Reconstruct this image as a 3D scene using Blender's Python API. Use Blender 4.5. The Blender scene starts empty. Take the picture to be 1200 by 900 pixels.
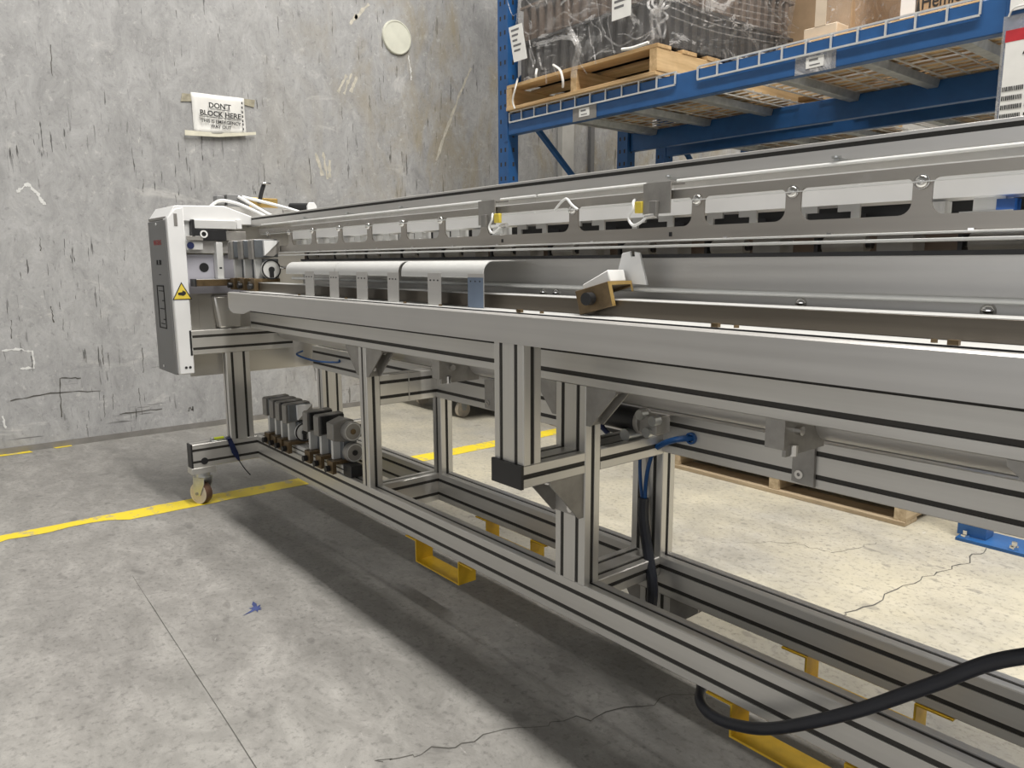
import bpy, bmesh, math, random
from mathutils import Vector, Matrix
random.seed(7)
sc = bpy.context.scene
col = sc.collection
R = math.radians

# ------------------------------------------------------------------ camera
def make_camera():
    cam = bpy.data.cameras.new('camera'); ob = bpy.data.objects.new('camera', cam); col.objects.link(ob)
    yaw, pitch, roll = R(-50.572), R(9.189), R(-0.210)
    f = Vector((math.sin(yaw), math.cos(yaw), 0)); r = Vector((math.cos(yaw), -math.sin(yaw), 0)); u = Vector((0, 0, 1))
    f2 = math.cos(pitch)*f - math.sin(pitch)*u; u2 = math.sin(pitch)*f + math.cos(pitch)*u
    r3 = math.cos(roll)*r + math.sin(roll)*u2; u3 = -math.sin(roll)*r + math.cos(roll)*u2
    m = Matrix((r3, u3, -f2)).transposed().to_4x4()
    m.translation = (0, 0, 0.907)
    ob.matrix_world = m
    cam.sensor_fit = 'HORIZONTAL'; cam.sensor_width = 36; cam.lens = 880/1200*36
    cam.clip_start = 0.02; cam.clip_end = 200
    sc.camera = ob
make_camera()
# ------------------------------------------------------------------ light and exposure
def make_light():
    w = bpy.data.worlds.new('warehouse_air'); sc.world = w; w.use_nodes = True
    bg = w.node_tree.nodes['Background']
    bg.inputs[0].default_value = (1.0, 0.975, 0.94, 1); bg.inputs[1].default_value = 0.105
    def lamp(name, loc, sx, sy, power, rot=(0, 0, 0), colr=(1, 0.968, 0.92)):
        l = bpy.data.lights.new(name, 'AREA'); l.shape = 'RECTANGLE'; l.size = sx; l.size_y = sy; l.energy = power; l.color = colr
        o = bpy.data.objects.new(name, l); col.objects.link(o); o.location = loc; o.rotation_euler = rot
    lamp('ceiling_and_fill_lamp', (0.8, 1.10, 6.6), 7.0, 0.35, 420)
    lamp('ceiling_and_fill_lamp', (0.4, 2.45, 6.6), 6.0, 0.30, 130)  # added unseen lamp, brightens the floor behind the machine
    lamp('ceiling_and_fill_lamp', (0.6, 5.6, 6.6), 7.0, 0.35, 190)
    # added fill light from behind the camera for the front faces
    lamp('front_fill_light', (0.8, -7.5, 2.3), 9.0, 3.4, 100, (R(90), 0, 0), (0.97, 0.98, 1.0))
make_light()
sc.view_settings.view_transform = 'Standard'; sc.view_settings.look = 'None'
sc.view_settings.gamma = 1; sc.view_settings.use_curve_mapping = False
sc.view_settings.exposure = 0.58

# ------------------------------------------------------------------ materials
class NT:
    def __init__(s, name):
        s.m = bpy.data.materials.new(name); s.m.use_nodes = True; s.t = s.m.node_tree; s.n = s.t.nodes; s.l = s.t.links
        s.b = s.n['Principled BSDF']; s.out = s.n['Material Output']; s._c = None
    def coord(s):
        if not s._c: s._c = s.n.new('ShaderNodeTexCoord').outputs['Object']
        return s._c
    def map(s, scale=(1, 1, 1), rot=(0, 0, 0), loc=(0, 0, 0)):
        n = s.n.new('ShaderNodeMapping'); n.inputs['Scale'].default_value = scale; n.inputs['Rotation'].default_value = rot
        n.inputs['Location'].default_value = loc; s.l.new(s.coord(), n.inputs[0]); return n.outputs[0]
    def noise(s, scale, vec=None, detail=4, rough=0.55, dist=0):
        n = s.n.new('ShaderNodeTexNoise'); n.inputs['Scale'].default_value = scale; n.inputs['Detail'].default_value = detail
        n.inputs['Roughness'].default_value = rough; n.inputs['Distortion'].default_value = dist
        s.l.new(vec if vec else s.coord(), n.inputs['Vector']); return n.outputs[0]
    def ramp(s, f, stops):
        n = s.n.new('ShaderNodeValToRGB'); e = n.color_ramp.elements
        while len(e) < len(stops): e.new(0.5)
        for x, (p, c) in zip(e, stops):
            x.position = p; x.color = (*c, 1) if isinstance(c, tuple) else (c, c, c, 1)
        s.l.new(f, n.inputs[0]); return n.outputs[0]
    def mix(s, f, a, b, mode='MIX'):
        n = s.n.new('ShaderNodeMix'); n.data_type = 'RGBA'; n.blend_type = mode
        for v, k in ((f, 0), (a, 6), (b, 7)):
            if isinstance(v, (int, float)): n.inputs[k].default_value = v
            elif isinstance(v, tuple): n.inputs[k].default_value = (*v, 1)
            else: s.l.new(v, n.inputs[k])
        return n.outputs[2]
    def math(s, op, a, b=0.0):
        n = s.n.new('ShaderNodeMath'); n.operation = op
        for v, k in ((a, 0), (b, 1)):
            if isinstance(v, (int, float)): n.inputs[k].default_value = v
            else: s.l.new(v, n.inputs[k])
        return n.outputs[0]
    def sep(s):
        n = s.n.new('ShaderNodeSeparateXYZ'); s.l.new(s.coord(), n.inputs[0]); return n.outputs
    def bump(s, h, strength=0.2, dist=0.01):
        n = s.n.new('ShaderNodeBump'); n.inputs['Strength'].default_value = strength; n.inputs['Distance'].default_value = dist
        s.l.new(h, n.inputs['Height']); s.l.new(n.outputs[0], s.b.inputs['Normal'])
    def set(s, **k):
        for a, v in k.items():
            a = {'color': 'Base Color', 'rough': 'Roughness', 'metal': 'Metallic', 'alpha': 'Alpha', 'trans': 'Transmission Weight', 'ior': 'IOR', 'emit': 'Emission Color', 'es': 'Emission Strength', 'coat': 'Coat Weight', 'spec': 'Specular IOR Level'}[a]
            if isinstance(v, (int, float)): s.b.inputs[a].default_value = v
            elif isinstance(v, tuple): s.b.inputs[a].default_value = (*v, 1)
            else: s.l.new(v, s.b.inputs[a])
        return s

def plain(name, c, rough=0.5, metal=0.0, var=0.06, scale=30, **k):
    t = NT(name); n = t.noise(scale)
    d = tuple(max(0, x*(1-var*2)) for x in c); e = tuple(min(1, x*(1+var)) for x in c)
    t.set(color=t.ramp(n, [(0.3, d), (0.7, e)]), rough=rough, metal=metal, **k)
    return t.m
def brushed(name, c, rough, metal, stretch, var=0.1, spots=0.0):
    t = NT(name); n = t.noise(1.0, t.map(stretch), 3); n2 = t.noise(3.0, None, 3)
    cc = t.ramp(n, [(0.3, tuple(x*(1-var) for x in c)), (0.7, tuple(min(1, x*(1+var)) for x in c))])
    cc = t.mix(0.35, cc, t.ramp(n2, [(0.3, tuple(x*0.82 for x in c)), (0.7, c)]))
    t.set(color=cc, metal=metal, rough=t.ramp(n, [(0.2, rough*0.8), (0.8, rough*1.2)]))
    t.bump(n, 0.02, 0.001)
    return t.m

def concrete_wall():
    t = NT('concrete_wall'); x, y, z = t.sep()
    big = t.noise(0.9, None, 6, 0.6); med = t.noise(8.5, t.map((1, 1.25, 0.75)), 10, 0.8, 0.6); fine = t.noise(38, None, 5, 0.7)
    c = t.ramp(med, [(0.33, (0.245, 0.244, 0.242)), (0.5, (0.37, 0.369, 0.366)), (0.66, (0.50, 0.498, 0.494))])
    c = t.mix(0.35, c, t.ramp(big, [(0.35, (0.30, 0.299, 0.297)), (0.65, (0.46, 0.458, 0.454))]))
    # pale scuffs
    sc1 = t.noise(2.6, t.map((1, 1.0, 1.6), (0.5, 0, 0)), 8, 0.72, 1.2)
    c = t.mix(t.ramp(sc1, [(0.60, 0.0), (0.70, 0.75)]), c, (0.56, 0.55, 0.53))
    sc2 = t.noise(7, t.map((1, 3.5, 0.9), (0.65, 0, 0)), 6, 0.7, 0.8)
    c = t.mix(t.ramp(sc2, [(0.66, 0.0), (0.71, 0.8)]), c, (0.62, 0.61, 0.57))
    # dark hairline runs down the panel
    h = t.noise(1.0, t.map((1, 60, 6.0)), 3, 0.6); hm = t.noise(3.1, None, 3)
    hl = t.math('MULTIPLY', t.ramp(h, [(0.635, 0.0), (0.665, 1.0)]), t.ramp(hm, [(0.44, 0.0), (0.56, 0.85)]))
    c = t.mix(hl, c, (0.05, 0.048, 0.045))
    h2 = t.noise(1.0, t.map((1, 3.2, 60)), 3, 0.6)
    low = t.ramp(z, [(0.0, 1.0), (0.55, 0.0)])
    c = t.mix(t.math('MULTIPLY', t.ramp(h2, [(0.66, 0.0), (0.70, 0.8)]), low), c, (0.06, 0.058, 0.055))
    # yellowish brown staining towards the rack end
    st = t.noise(2.2, t.map((1, 1.6, 0.8)), 6, 0.65, 0.7)
    side = t.ramp(t.math('MULTIPLY', y, 0.25), [(0.38, 0.0), (0.74, 0.85)])
    c = t.mix(t.math('MULTIPLY', t.ramp(st, [(0.46, 0.0), (0.66, 1.0)]), side), c, (0.33, 0.285, 0.20))
    c = t.mix(t.ramp(fine, [(0.56, 0.0), (0.72, 0.5)]), c, (0.15, 0.148, 0.145))
    c = t.mix(t.ramp(t.noise(30, t.map((1, 1, 1), (0, 0, 0), (4, 2, 1)), 5, 0.7), [(0.60, 0.0), (0.70, 0.5)]), c, (0.60, 0.59, 0.57))
    t.set(color=c, rough=0.8); t.bump(med, 0.25, 0.01); return t.m
def concrete_floor():
    t = NT('concrete_floor'); x, y, z = t.sep()
    big = t.noise(0.8, None, 5, 0.6); med = t.noise(6.0, t.map((1, 1.7, 1), (0, 0, 0.6)), 10, 0.78, 0.5); fine = t.noise(60, None, 5, 0.7)
    c = t.ramp(med, [(0.32, (0.162, 0.157, 0.145)), (0.50, (0.260, 0.252, 0.235)), (0.66, (0.373, 0.362, 0.338))])
    c = t.mix(0.3, c, t.ramp(big, [(0.35, (0.225, 0.218, 0.206)), (0.65, (0.352, 0.342, 0.319))]))
    ye = t.noise(1.7, t.map((1, 1, 1), (0, 0, 1.0), (3, 1, 0)), 5, 0.6)
    zone = t.ramp(t.math('MULTIPLY', y, 0.25), [(0.30, 0.0), (0.42, 0.75)])
    c = t.mix(t.math('MULTIPLY', t.ramp(ye, [(0.36, 0.25), (0.62, 0.85)]), zone), c, (0.620, 0.563, 0.408))  # yellowish concrete behind the machine, its stronger light painted in as paler colour
    sp = t.noise(11, t.map((1.0, 1.5, 1), (0, 0, 0.5)), 2, 0.4, 0.2)
    c = t.mix(t.ramp(sp, [(0.68, 0.0), (0.73, 0.4)]), c, (0.120, 0.115, 0.108))
    wh = t.noise(13, t.map((1, 2.2, 1), (0, 0, 0.9)), 4, 0.6, 0.6)
    c = t.mix(t.ramp(wh, [(0.73, 0.0), (0.77, 0.7)]), c, (0.591, 0.577, 0.549))
    c = t.mix(t.ramp(fine, [(0.52, 0.0), (0.68, 0.6)]), c, (0.127, 0.122, 0.115))
    t.set(color=c, rough=t.ramp(med, [(0.3, 0.42), (0.7, 0.62)]), spec=0.35); t.bump(fine, 0.12, 0.004); return t.m
def wood(name, a, b, stretch=(2, 40, 40)):
    t = NT(name); n = t.noise(1.0, t.map(stretch), 5, 0.6, 0.4); m = t.noise(6, None, 3)
    c = t.ramp(n, [(0.3, a), (0.65, b)]); c = t.mix(t.ramp(m, [(0.55, 0.0), (0.8, 0.4)]), c, tuple(x*0.45 for x in a))
    t.set(color=c, rough=0.75); t.bump(n, 0.2, 0.003); return t.m
def clear_plastic(name, tint, streak, vec_scale, base=0.12, sc_=5.0):
    t = NT(name); n = t.noise(sc_, t.map(vec_scale, (0.2, 0.5, 0.1)), 7, 0.7, 1.0)
    tr = t.n.new('ShaderNodeBsdfTransparent'); tr.inputs[0].default_value = (*tint, 1)
    mx = t.n.new('ShaderNodeMixShader'); t.set(color=(0.85, 0.84, 0.83), rough=0.16)
    f = t.ramp(n, [(0.40, base*2.5), (0.46, base), (0.56, base), (0.62, streak*0.6), (0.67, base*1.5), (0.74, streak)])
    t.l.new(f, mx.inputs[0]); t.l.new(tr.outputs[0], mx.inputs[1]); t.l.new(t.b.outputs[0], mx.inputs[2]); t.l.new(mx.outputs[0], t.out.inputs[0])
    t.bump(n, 0.6, 0.02); return t.m
def yellow_worn():
    t = NT('worn_yellow_paint'); n = t.noise(16, None, 6, 0.7)
    t.set(color=t.mix(t.ramp(n, [(0.54, 0.0), (0.62, 0.75)]), (0.80, 0.62, 0.03), (0.36, 0.33, 0.26)), rough=0.55); return t.m

ALC = (0.66, 0.645, 0.61)
M = dict(
    alx=brushed('anodised_aluminium_x', ALC, 0.36, 0.62, (1.5, 90, 90), 0.06),
    aly=brushed('anodised_aluminium_y', ALC, 0.36, 0.62, (90, 1.5, 90), 0.06),
    alz=brushed('anodised_aluminium_z', ALC, 0.36, 0.62, (90, 90, 1.5), 0.06),
    sheet=brushed('brushed_sheet', (0.60, 0.585, 0.56), 0.40, 0.6, (1.2, 60, 60), 0.07),
    steel=brushed('stainless_plate', (0.55, 0.53, 0.49), 0.30, 0.7, (3, 3, 2), 0.08),
    bar=brushed('ground_steel_bar', (0.12, 0.103, 0.082), 0.32, 0.6, (2, 80, 80), 0.12),
    chrome=plain('bright_chrome', (0.75, 0.74, 0.72), 0.12, 1.0, 0.02),
    zinc=plain('zinc_plate', (0.52, 0.53, 0.52), 0.35, 0.8, 0.08, 40),
    gus=plain('cast_gusset', (0.36, 0.345, 0.32), 0.5, 0.5, 0.1, 25),
    white=plain('white_enamel', (0.80, 0.80, 0.79), 0.35, 0, 0.02, 8),
    wplas=plain('white_plastic', (0.82, 0.82, 0.80), 0.3, 0, 0.02, 8),
    silverw=plain('silver_white_sheet', (0.66, 0.66, 0.64), 0.38, 0.15, 0.03, 6),
    dgrey=plain('grey_enamel', (0.20, 0.20, 0.198), 0.5, 0, 0.03, 10),
    mgrey=plain('grey_painted_metal', (0.27, 0.258, 0.24), 0.45, 0.3, 0.08, 20),
    sgrey=plain('steel_blue_grey', (0.20, 0.215, 0.23), 0.35, 0.6, 0.08, 20),
    lilac=plain('blued_steel_plate', (0.48, 0.475, 0.53), 0.45, 0.2, 0.05, 6),
    black=plain('black_plastic', (0.018, 0.018, 0.019), 0.45, 0, 0.1),
    rubber=plain('black_rubber', (0.022, 0.022, 0.024), 0.6, 0, 0.1),
    hosek=plain('dark_blue_black_jacket', (0.014, 0.016, 0.024), 0.38, 0, 0.1),
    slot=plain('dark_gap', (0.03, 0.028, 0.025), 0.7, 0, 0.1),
    bronze=plain('browned_bronze', (0.17, 0.118, 0.062), 0.4, 0.55, 0.18, 45),
    brass=plain('brass', (0.62, 0.42, 0.15), 0.35, 0.7, 0.08, 30),
    yel=plain('yellow_bracket_paint', (0.68, 0.42, 0.015), 0.42, 0, 0.08, 30),
    ypl=plain('yellow_plastic', (0.80, 0.62, 0.08), 0.4, 0, 0.03),
    blueh=plain('blue_hose', (0.01, 0.075, 0.24), 0.35, 0, 0.05),
    strap=plain('navy_strap', (0.012, 0.022, 0.09), 0.55, 0, 0.1),
    rack=plain('blue_rack_paint', (0.018, 0.095, 0.27), 0.42, 0, 0.07, 14),
    galv=plain('galvanised_steel', (0.46, 0.47, 0.46), 0.4, 0.7, 0.12, 25),
    wire=plain('zinc_wire', (0.72, 0.72, 0.70), 0.35, 0.5, 0.03),
    wood=wood('pale_pine', (0.44, 0.27, 0.12), (0.66, 0.46, 0.24)),
    woody=wood('pale_pine_along', (0.46, 0.29, 0.13), (0.70, 0.50, 0.27), (40, 2, 40)),
    woodg=wood('weathered_pine', (0.30, 0.22, 0.13), (0.50, 0.40, 0.27)),
    woodgy=wood('weathered_pine_along', (0.34, 0.25, 0.15), (0.60, 0.48, 0.32), (40, 2, 40)),
    card=plain('brown_cardboard', (0.40, 0.28, 0.17), 0.8, 0, 0.06, 12),
    cardl=plain('pale_cardboard', (0.60, 0.50, 0.38), 0.8, 0, 0.05, 12),
    dark=plain('dark_moulded_plastic', (0.05, 0.048, 0.047), 0.4, 0, 0.15, 12),
    brownd=plain('brown_and_film_sheen', (0.16, 0.115, 0.085), 0.5, 0, 0.15, 12),
    film=clear_plastic('stretch_film', (0.96, 0.955, 0.95), 0.95, (0.7, 1, 1.7), 0.10, 5.0),
    acryl=clear_plastic('clear_acrylic', (0.95, 0.95, 0.945), 0.06, (1, 1, 1), 0.035),
    pocket=clear_plastic('clear_pocket', (0.8, 0.8, 0.8), 0.3, (1, 1, 1), 0.22),
    paper=plain('white_paper', (0.82, 0.81, 0.77), 0.8, 0, 0.03, 20),
    tape=plain('cream_tape', (0.72, 0.69, 0.56), 0.6, 0, 0.06, 30),
    tapeo=plain('aged_tape', (0.38, 0.35, 0.26), 0.6, 0, 0.15, 40),
    ink=plain('black_ink', (0.02, 0.02, 0.02), 0.7, 0, 0.05),
    inkg=plain('grey_ink', (0.16, 0.16, 0.16), 0.7, 0, 0.05),
    red=plain('red_print', (0.50, 0.02, 0.03), 0.6, 0, 0.08),
    redl=plain('dull_red_ink', (0.42, 0.06, 0.06), 0.6, 0, 0.05),
    cream=plain('cream_disc_paint', (0.66, 0.66, 0.56), 0.6, 0, 0.04, 15),
    wheel=plain('cream_polyurethane', (0.62, 0.55, 0.45), 0.45, 0, 0.06),
    wheelb=plain('brown_tread', (0.16, 0.09, 0.06), 0.45, 0, 0.1),
    lime=plain('lime_liquid', (0.60, 0.68, 0.05), 0.2, 0, 0.03),
    bluebin=plain('blue_plastic', (0.02, 0.10, 0.36), 0.4, 0, 0.05),
    plate=brushed('brown_brushed_plate', (0.40, 0.372, 0.335), 0.38, 0.6, (1.2, 60, 60), 0.08),
    chalk=plain('white_chalk', (0.72, 0.72, 0.70), 0.9, 0, 0.05),
    scrape=plain('pale_scrape', (0.56, 0.53, 0.45), 0.9, 0, 0.12, 40),
    slot_shade=plain('painted_slot_shade', (0.035, 0.032, 0.027), 0.6, 0, 0.1),
    crack=plain('dark_crack', (0.10, 0.095, 0.085), 0.9, 0, 0.1),
    bpaint=plain('dried_blue_paint', (0.05, 0.07, 0.2), 0.7, 0, 0.2),
    wallm=concrete_wall(), floorm=concrete_floor(), yline=yellow_worn(),
    wall2=plain('pale_concrete', (0.52, 0.51, 0.48), 0.85, 0, 0.08, 5),
)

# ------------------------------------------------------------------ builders
class MB:
    def __init__(s): s.v = []; s.f = []
    def add(s, vs, fs):
        o = len(s.v); s.v += [tuple(v) for v in vs]; s.f += [tuple(i+o for i in f) for f in fs]; return s
    def box(s, x0, x1, y0, y1, z0, z1):
        return s.add([(x0,y0,z0),(x1,y0,z0),(x1,y1,z0),(x0,y1,z0),(x0,y0,z1),(x1,y0,z1),(x1,y1,z1),(x0,y1,z1)],
                     [(0,3,2,1),(4,5,6,7),(0,1,5,4),(1,2,6,5),(2,3,7,6),(3,0,4,7)])
    def prism(s, poly, axis, a0, a1):
        # axis 'x': poly in (y,z); 'y': poly in (x,z); 'z': poly in (x,y)
        def P(p, a): return {'x': (a, p[0], p[1]), 'y': (p[0], a, p[1]), 'z': (p[0], p[1], a)}[axis]
        n = len(poly)
        s.add([P(p, a0) for p in poly]+[P(p, a1) for p in poly],
              [tuple(range(n))[::-1], tuple(range(n, 2*n))]+[(i, (i+1) % n, n+(i+1) % n, n+i) for i in range(n)])
        return s
    def cyl(s, p0, p1, r, n=16, r1=None):
        p0 = Vector(p0); p1 = Vector(p1); d = (p1-p0).normalized(); a = d.orthogonal().normalized(); b = d.cross(a)
        r1 = r if r1 is None else r1
        vs = [p0+(a*math.cos(t)+b*math.sin(t))*r for t in [2*math.pi*i/n for i in range(n)]]
        vs += [p1+(a*math.cos(t)+b*math.sin(t))*r1 for t in [2*math.pi*i/n for i in range(n)]]
        return s.add(vs, [tuple(range(n))[::-1], tuple(range(n, 2*n))]+[(i, (i+1) % n, n+(i+1) % n, n+i) for i in range(n)])
    def ring(s, c, axis, r_out, r_in, h, n=20):
        c = Vector(c); d = Vector(axis).normalized(); a = d.orthogonal().normalized(); b = d.cross(a)
        L = []
        for rr, hh in ((r_out, -h/2), (r_out, h/2), (r_in, h/2), (r_in, -h/2)):
            L += [c+d*hh+(a*math.cos(2*math.pi*i/n)+b*math.sin(2*math.pi*i/n))*rr for i in range(n)]
        fs = []
        for k in range(4):
            for i in range(n):
                j = (i+1) % n; k2 = (k+1) % 4
                fs.append((k*n+i, k*n+j, k2*n+j, k2*n+i))
        return s.add(L, fs)
    def dome(s, c, axis, r, h, n=12, m=4):
        c = Vector(c); d = Vector(axis).normalized(); a = d.orthogonal().normalized(); b = d.cross(a)
        vs = []
        for k in range(m):
            t = k/m*math.pi/2
            vs += [c+d*h*math.sin(t)+(a*math.cos(2*math.pi*i/n)+b*math.sin(2*math.pi*i/n))*r*math.cos(t) for i in range(n)]
        vs.append(c+d*h); fs = [tuple(range(n))[::-1]]
        for k in range(m-1): fs += [(k*n+i, k*n+(i+1) % n, (k+1)*n+(i+1) % n, (k+1)*n+i) for i in range(n)]
        fs += [((m-1)*n+i, (m-1)*n+(i+1) % n, m*n) for i in range(n)]
        return s.add(vs, fs)
    def tube(s, pts, r, n=8, sub=6):
        P = smooth(pts, sub); vs = []; up = None
        for i, p in enumerate(P):
            t = (P[min(i+1, len(P)-1)]-P[max(i-1, 0)]).normalized()
            if up is None: up = t.orthogonal().normalized()
            up = (up-t*up.dot(t)).normalized(); b = t.cross(up)
            vs += [p+(up*math.cos(2*math.pi*k/n)+b*math.sin(2*math.pi*k/n))*r for k in range(n)]
        m = len(P)
        fs = [tuple(range(n))[::-1], tuple(range((m-1)*n, m*n))]
        for i in range(m-1): fs += [(i*n+k, i*n+(k+1) % n, (i+1)*n+(k+1) % n, (i+1)*n+k) for k in range(n)]
        return s.add(vs, fs)
    def build(s, name, mat, parent=None, bevel=0, origin=None, smooth_=35, rot=None, kind=None):
        og = Vector(origin) if origin is not None else (world_loc(parent) if parent else Vector((0, 0, 0)))
        me = bpy.data.meshes.new(name); me.from_pydata([Vector(v)-og for v in s.v], [], s.f)
        bm = bmesh.new(); bm.from_mesh(me); bmesh.ops.recalc_face_normals(bm, faces=bm.faces); bm.to_mesh(me); bm.free()
        me.materials.append(M[mat] if isinstance(mat, str) else mat)
        for p in me.polygons: p.use_smooth = True
        me.set_sharp_from_angle(angle=R(smooth_))
        o = bpy.data.objects.new(name, me); col.objects.link(o)
        if parent: o.parent = parent
        else: o.location = og
        if bevel:
            b = o.modifiers.new('bevel', 'BEVEL'); b.width = bevel; b.segments = 2; b.limit_method = 'ANGLE'; b.angle_limit = R(40); b.harden_normals = False
        if kind: o['kind'] = kind
        return o
def smooth(pts, sub):
    P = [Vector(p) for p in pts]
    if len(P) < 3 or sub <= 1: return P
    out = []
    for i in range(len(P)-1):
        p0 = P[max(i-1, 0)]; p1 = P[i]; p2 = P[i+1]; p3 = P[min(i+2, len(P)-1)]
        for k in range(sub):
            t = k/sub
            out.append(0.5*((2*p1)+(p2-p0)*t+(2*p0-5*p1+4*p2-p3)*t*t+(3*p1-p0-3*p2+p3)*t**3))
    return out+[P[-1]]
def world_loc(o):
    l = Vector((0, 0, 0))
    while o: l = l+o.location; o = o.parent
    return l
def tag(o, label, cat, group=None):
    o['label'] = label; o['category'] = cat
    if group: o['group'] = group
    return o
def thing(name, loc, label, cat, group=None):
    o = bpy.data.objects.new(name, None); o.empty_display_size = 0.1; col.objects.link(o); o.location = loc
    return tag(o, label, cat, group)
def copy_thing(o, loc, label, group=None, drop=()):
    def rec(s, par):
        c = s.copy(); col.objects.link(c); c.parent = par
        for ch in s.children:
            if ch.name.split('.')[0] not in drop: rec(ch, c)
        return c
    r = rec(o, None); r.location = loc; r['label'] = label
    if group: r['group'] = group
    return r
def box(name, b, mat, parent=None, bevel=0.0, **k): return MB().box(*b).build(name, mat, parent, bevel, **k)
def structure(o): o['kind'] = 'structure'; return o
def text(name, body, size, org, xd, up, mat, parent, bold=0.0, align='CENTER', depth=0.0004, sx=1.0):
    cu = bpy.data.curves.new(name, 'FONT'); cu.body = body; cu.size = size; cu.align_x = align; cu.offset = bold; cu.extrude = depth; cu.resolution_u = 3
    ob = bpy.data.objects.new(name, cu); col.objects.link(ob)
    me = bpy.data.meshes.new_from_object(ob.evaluated_get(bpy.context.evaluated_depsgraph_get()))
    bpy.data.objects.remove(ob)
    xd = Vector(xd).normalized(); up = Vector(up).normalized(); nn = xd.cross(up); og = Vector(org)-world_loc(parent)
    for v in me.vertices: v.co = og+xd*v.co.x*sx+up*v.co.y+nn*v.co.z
    me.name = name; me.materials.clear(); me.materials.append(M[mat])
    o = bpy.data.objects.new(name, me); col.objects.link(o); o.parent = parent; return o

def slot_poly(u0, u1, v0, v1, nu, nv, hw=0.0049, dp=0.0022, ch=0.0018):
    """cross-section of a T-slot profile: nu slots on the faces along u, nv on the faces along v"""
    def side(L, n):
        out = []
        for i in range(n):
            c = L*(2*i+1)/(2*n); out += [(c-hw, 0), (c-hw, dp), (c+hw, dp), (c+hw, 0)]
        return out
    w, h = u1-u0, v1-v0; P = []
    P += [(u0+ch, v0)]+[(u0+a, v0+d) for a, d in side(w, nu)]+[(u1-ch, v0)]
    P += [(u1, v0+ch)]+[(u1-d, v0+a) for a, d in side(h, nv)]+[(u1, v1-ch)]
    P += [(u1-ch, v1)]+[(u1-a, v1-d) for a, d in side(w, nu)]+[(u0+ch, v1)]
    P += [(u0, v1-ch)]+[(u0+d, v1-a) for a, d in side(h, nv)]+[(u0, v0+ch)]
    return P
def profile(name, axis, a0, a1, u, v, parent):
    nu = 2 if u[1]-u[0] > 0.07 else 1; nv = 2 if v[1]-v[0] > 0.07 else 1
    P = slot_poly(*u, *v, nu, nv)
    o = MB().prism(P, axis, a0, a1).build(name, {'x': 'alx', 'y': 'aly', 'z': 'alz'}[axis], parent, smooth_=25)
    o.data.materials.append(M['slot_shade'])          # shade inside the T-slots painted as dark slot faces
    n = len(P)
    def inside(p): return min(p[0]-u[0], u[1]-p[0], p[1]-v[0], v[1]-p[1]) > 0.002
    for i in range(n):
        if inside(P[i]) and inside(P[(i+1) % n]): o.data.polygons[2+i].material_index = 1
    return o

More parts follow.
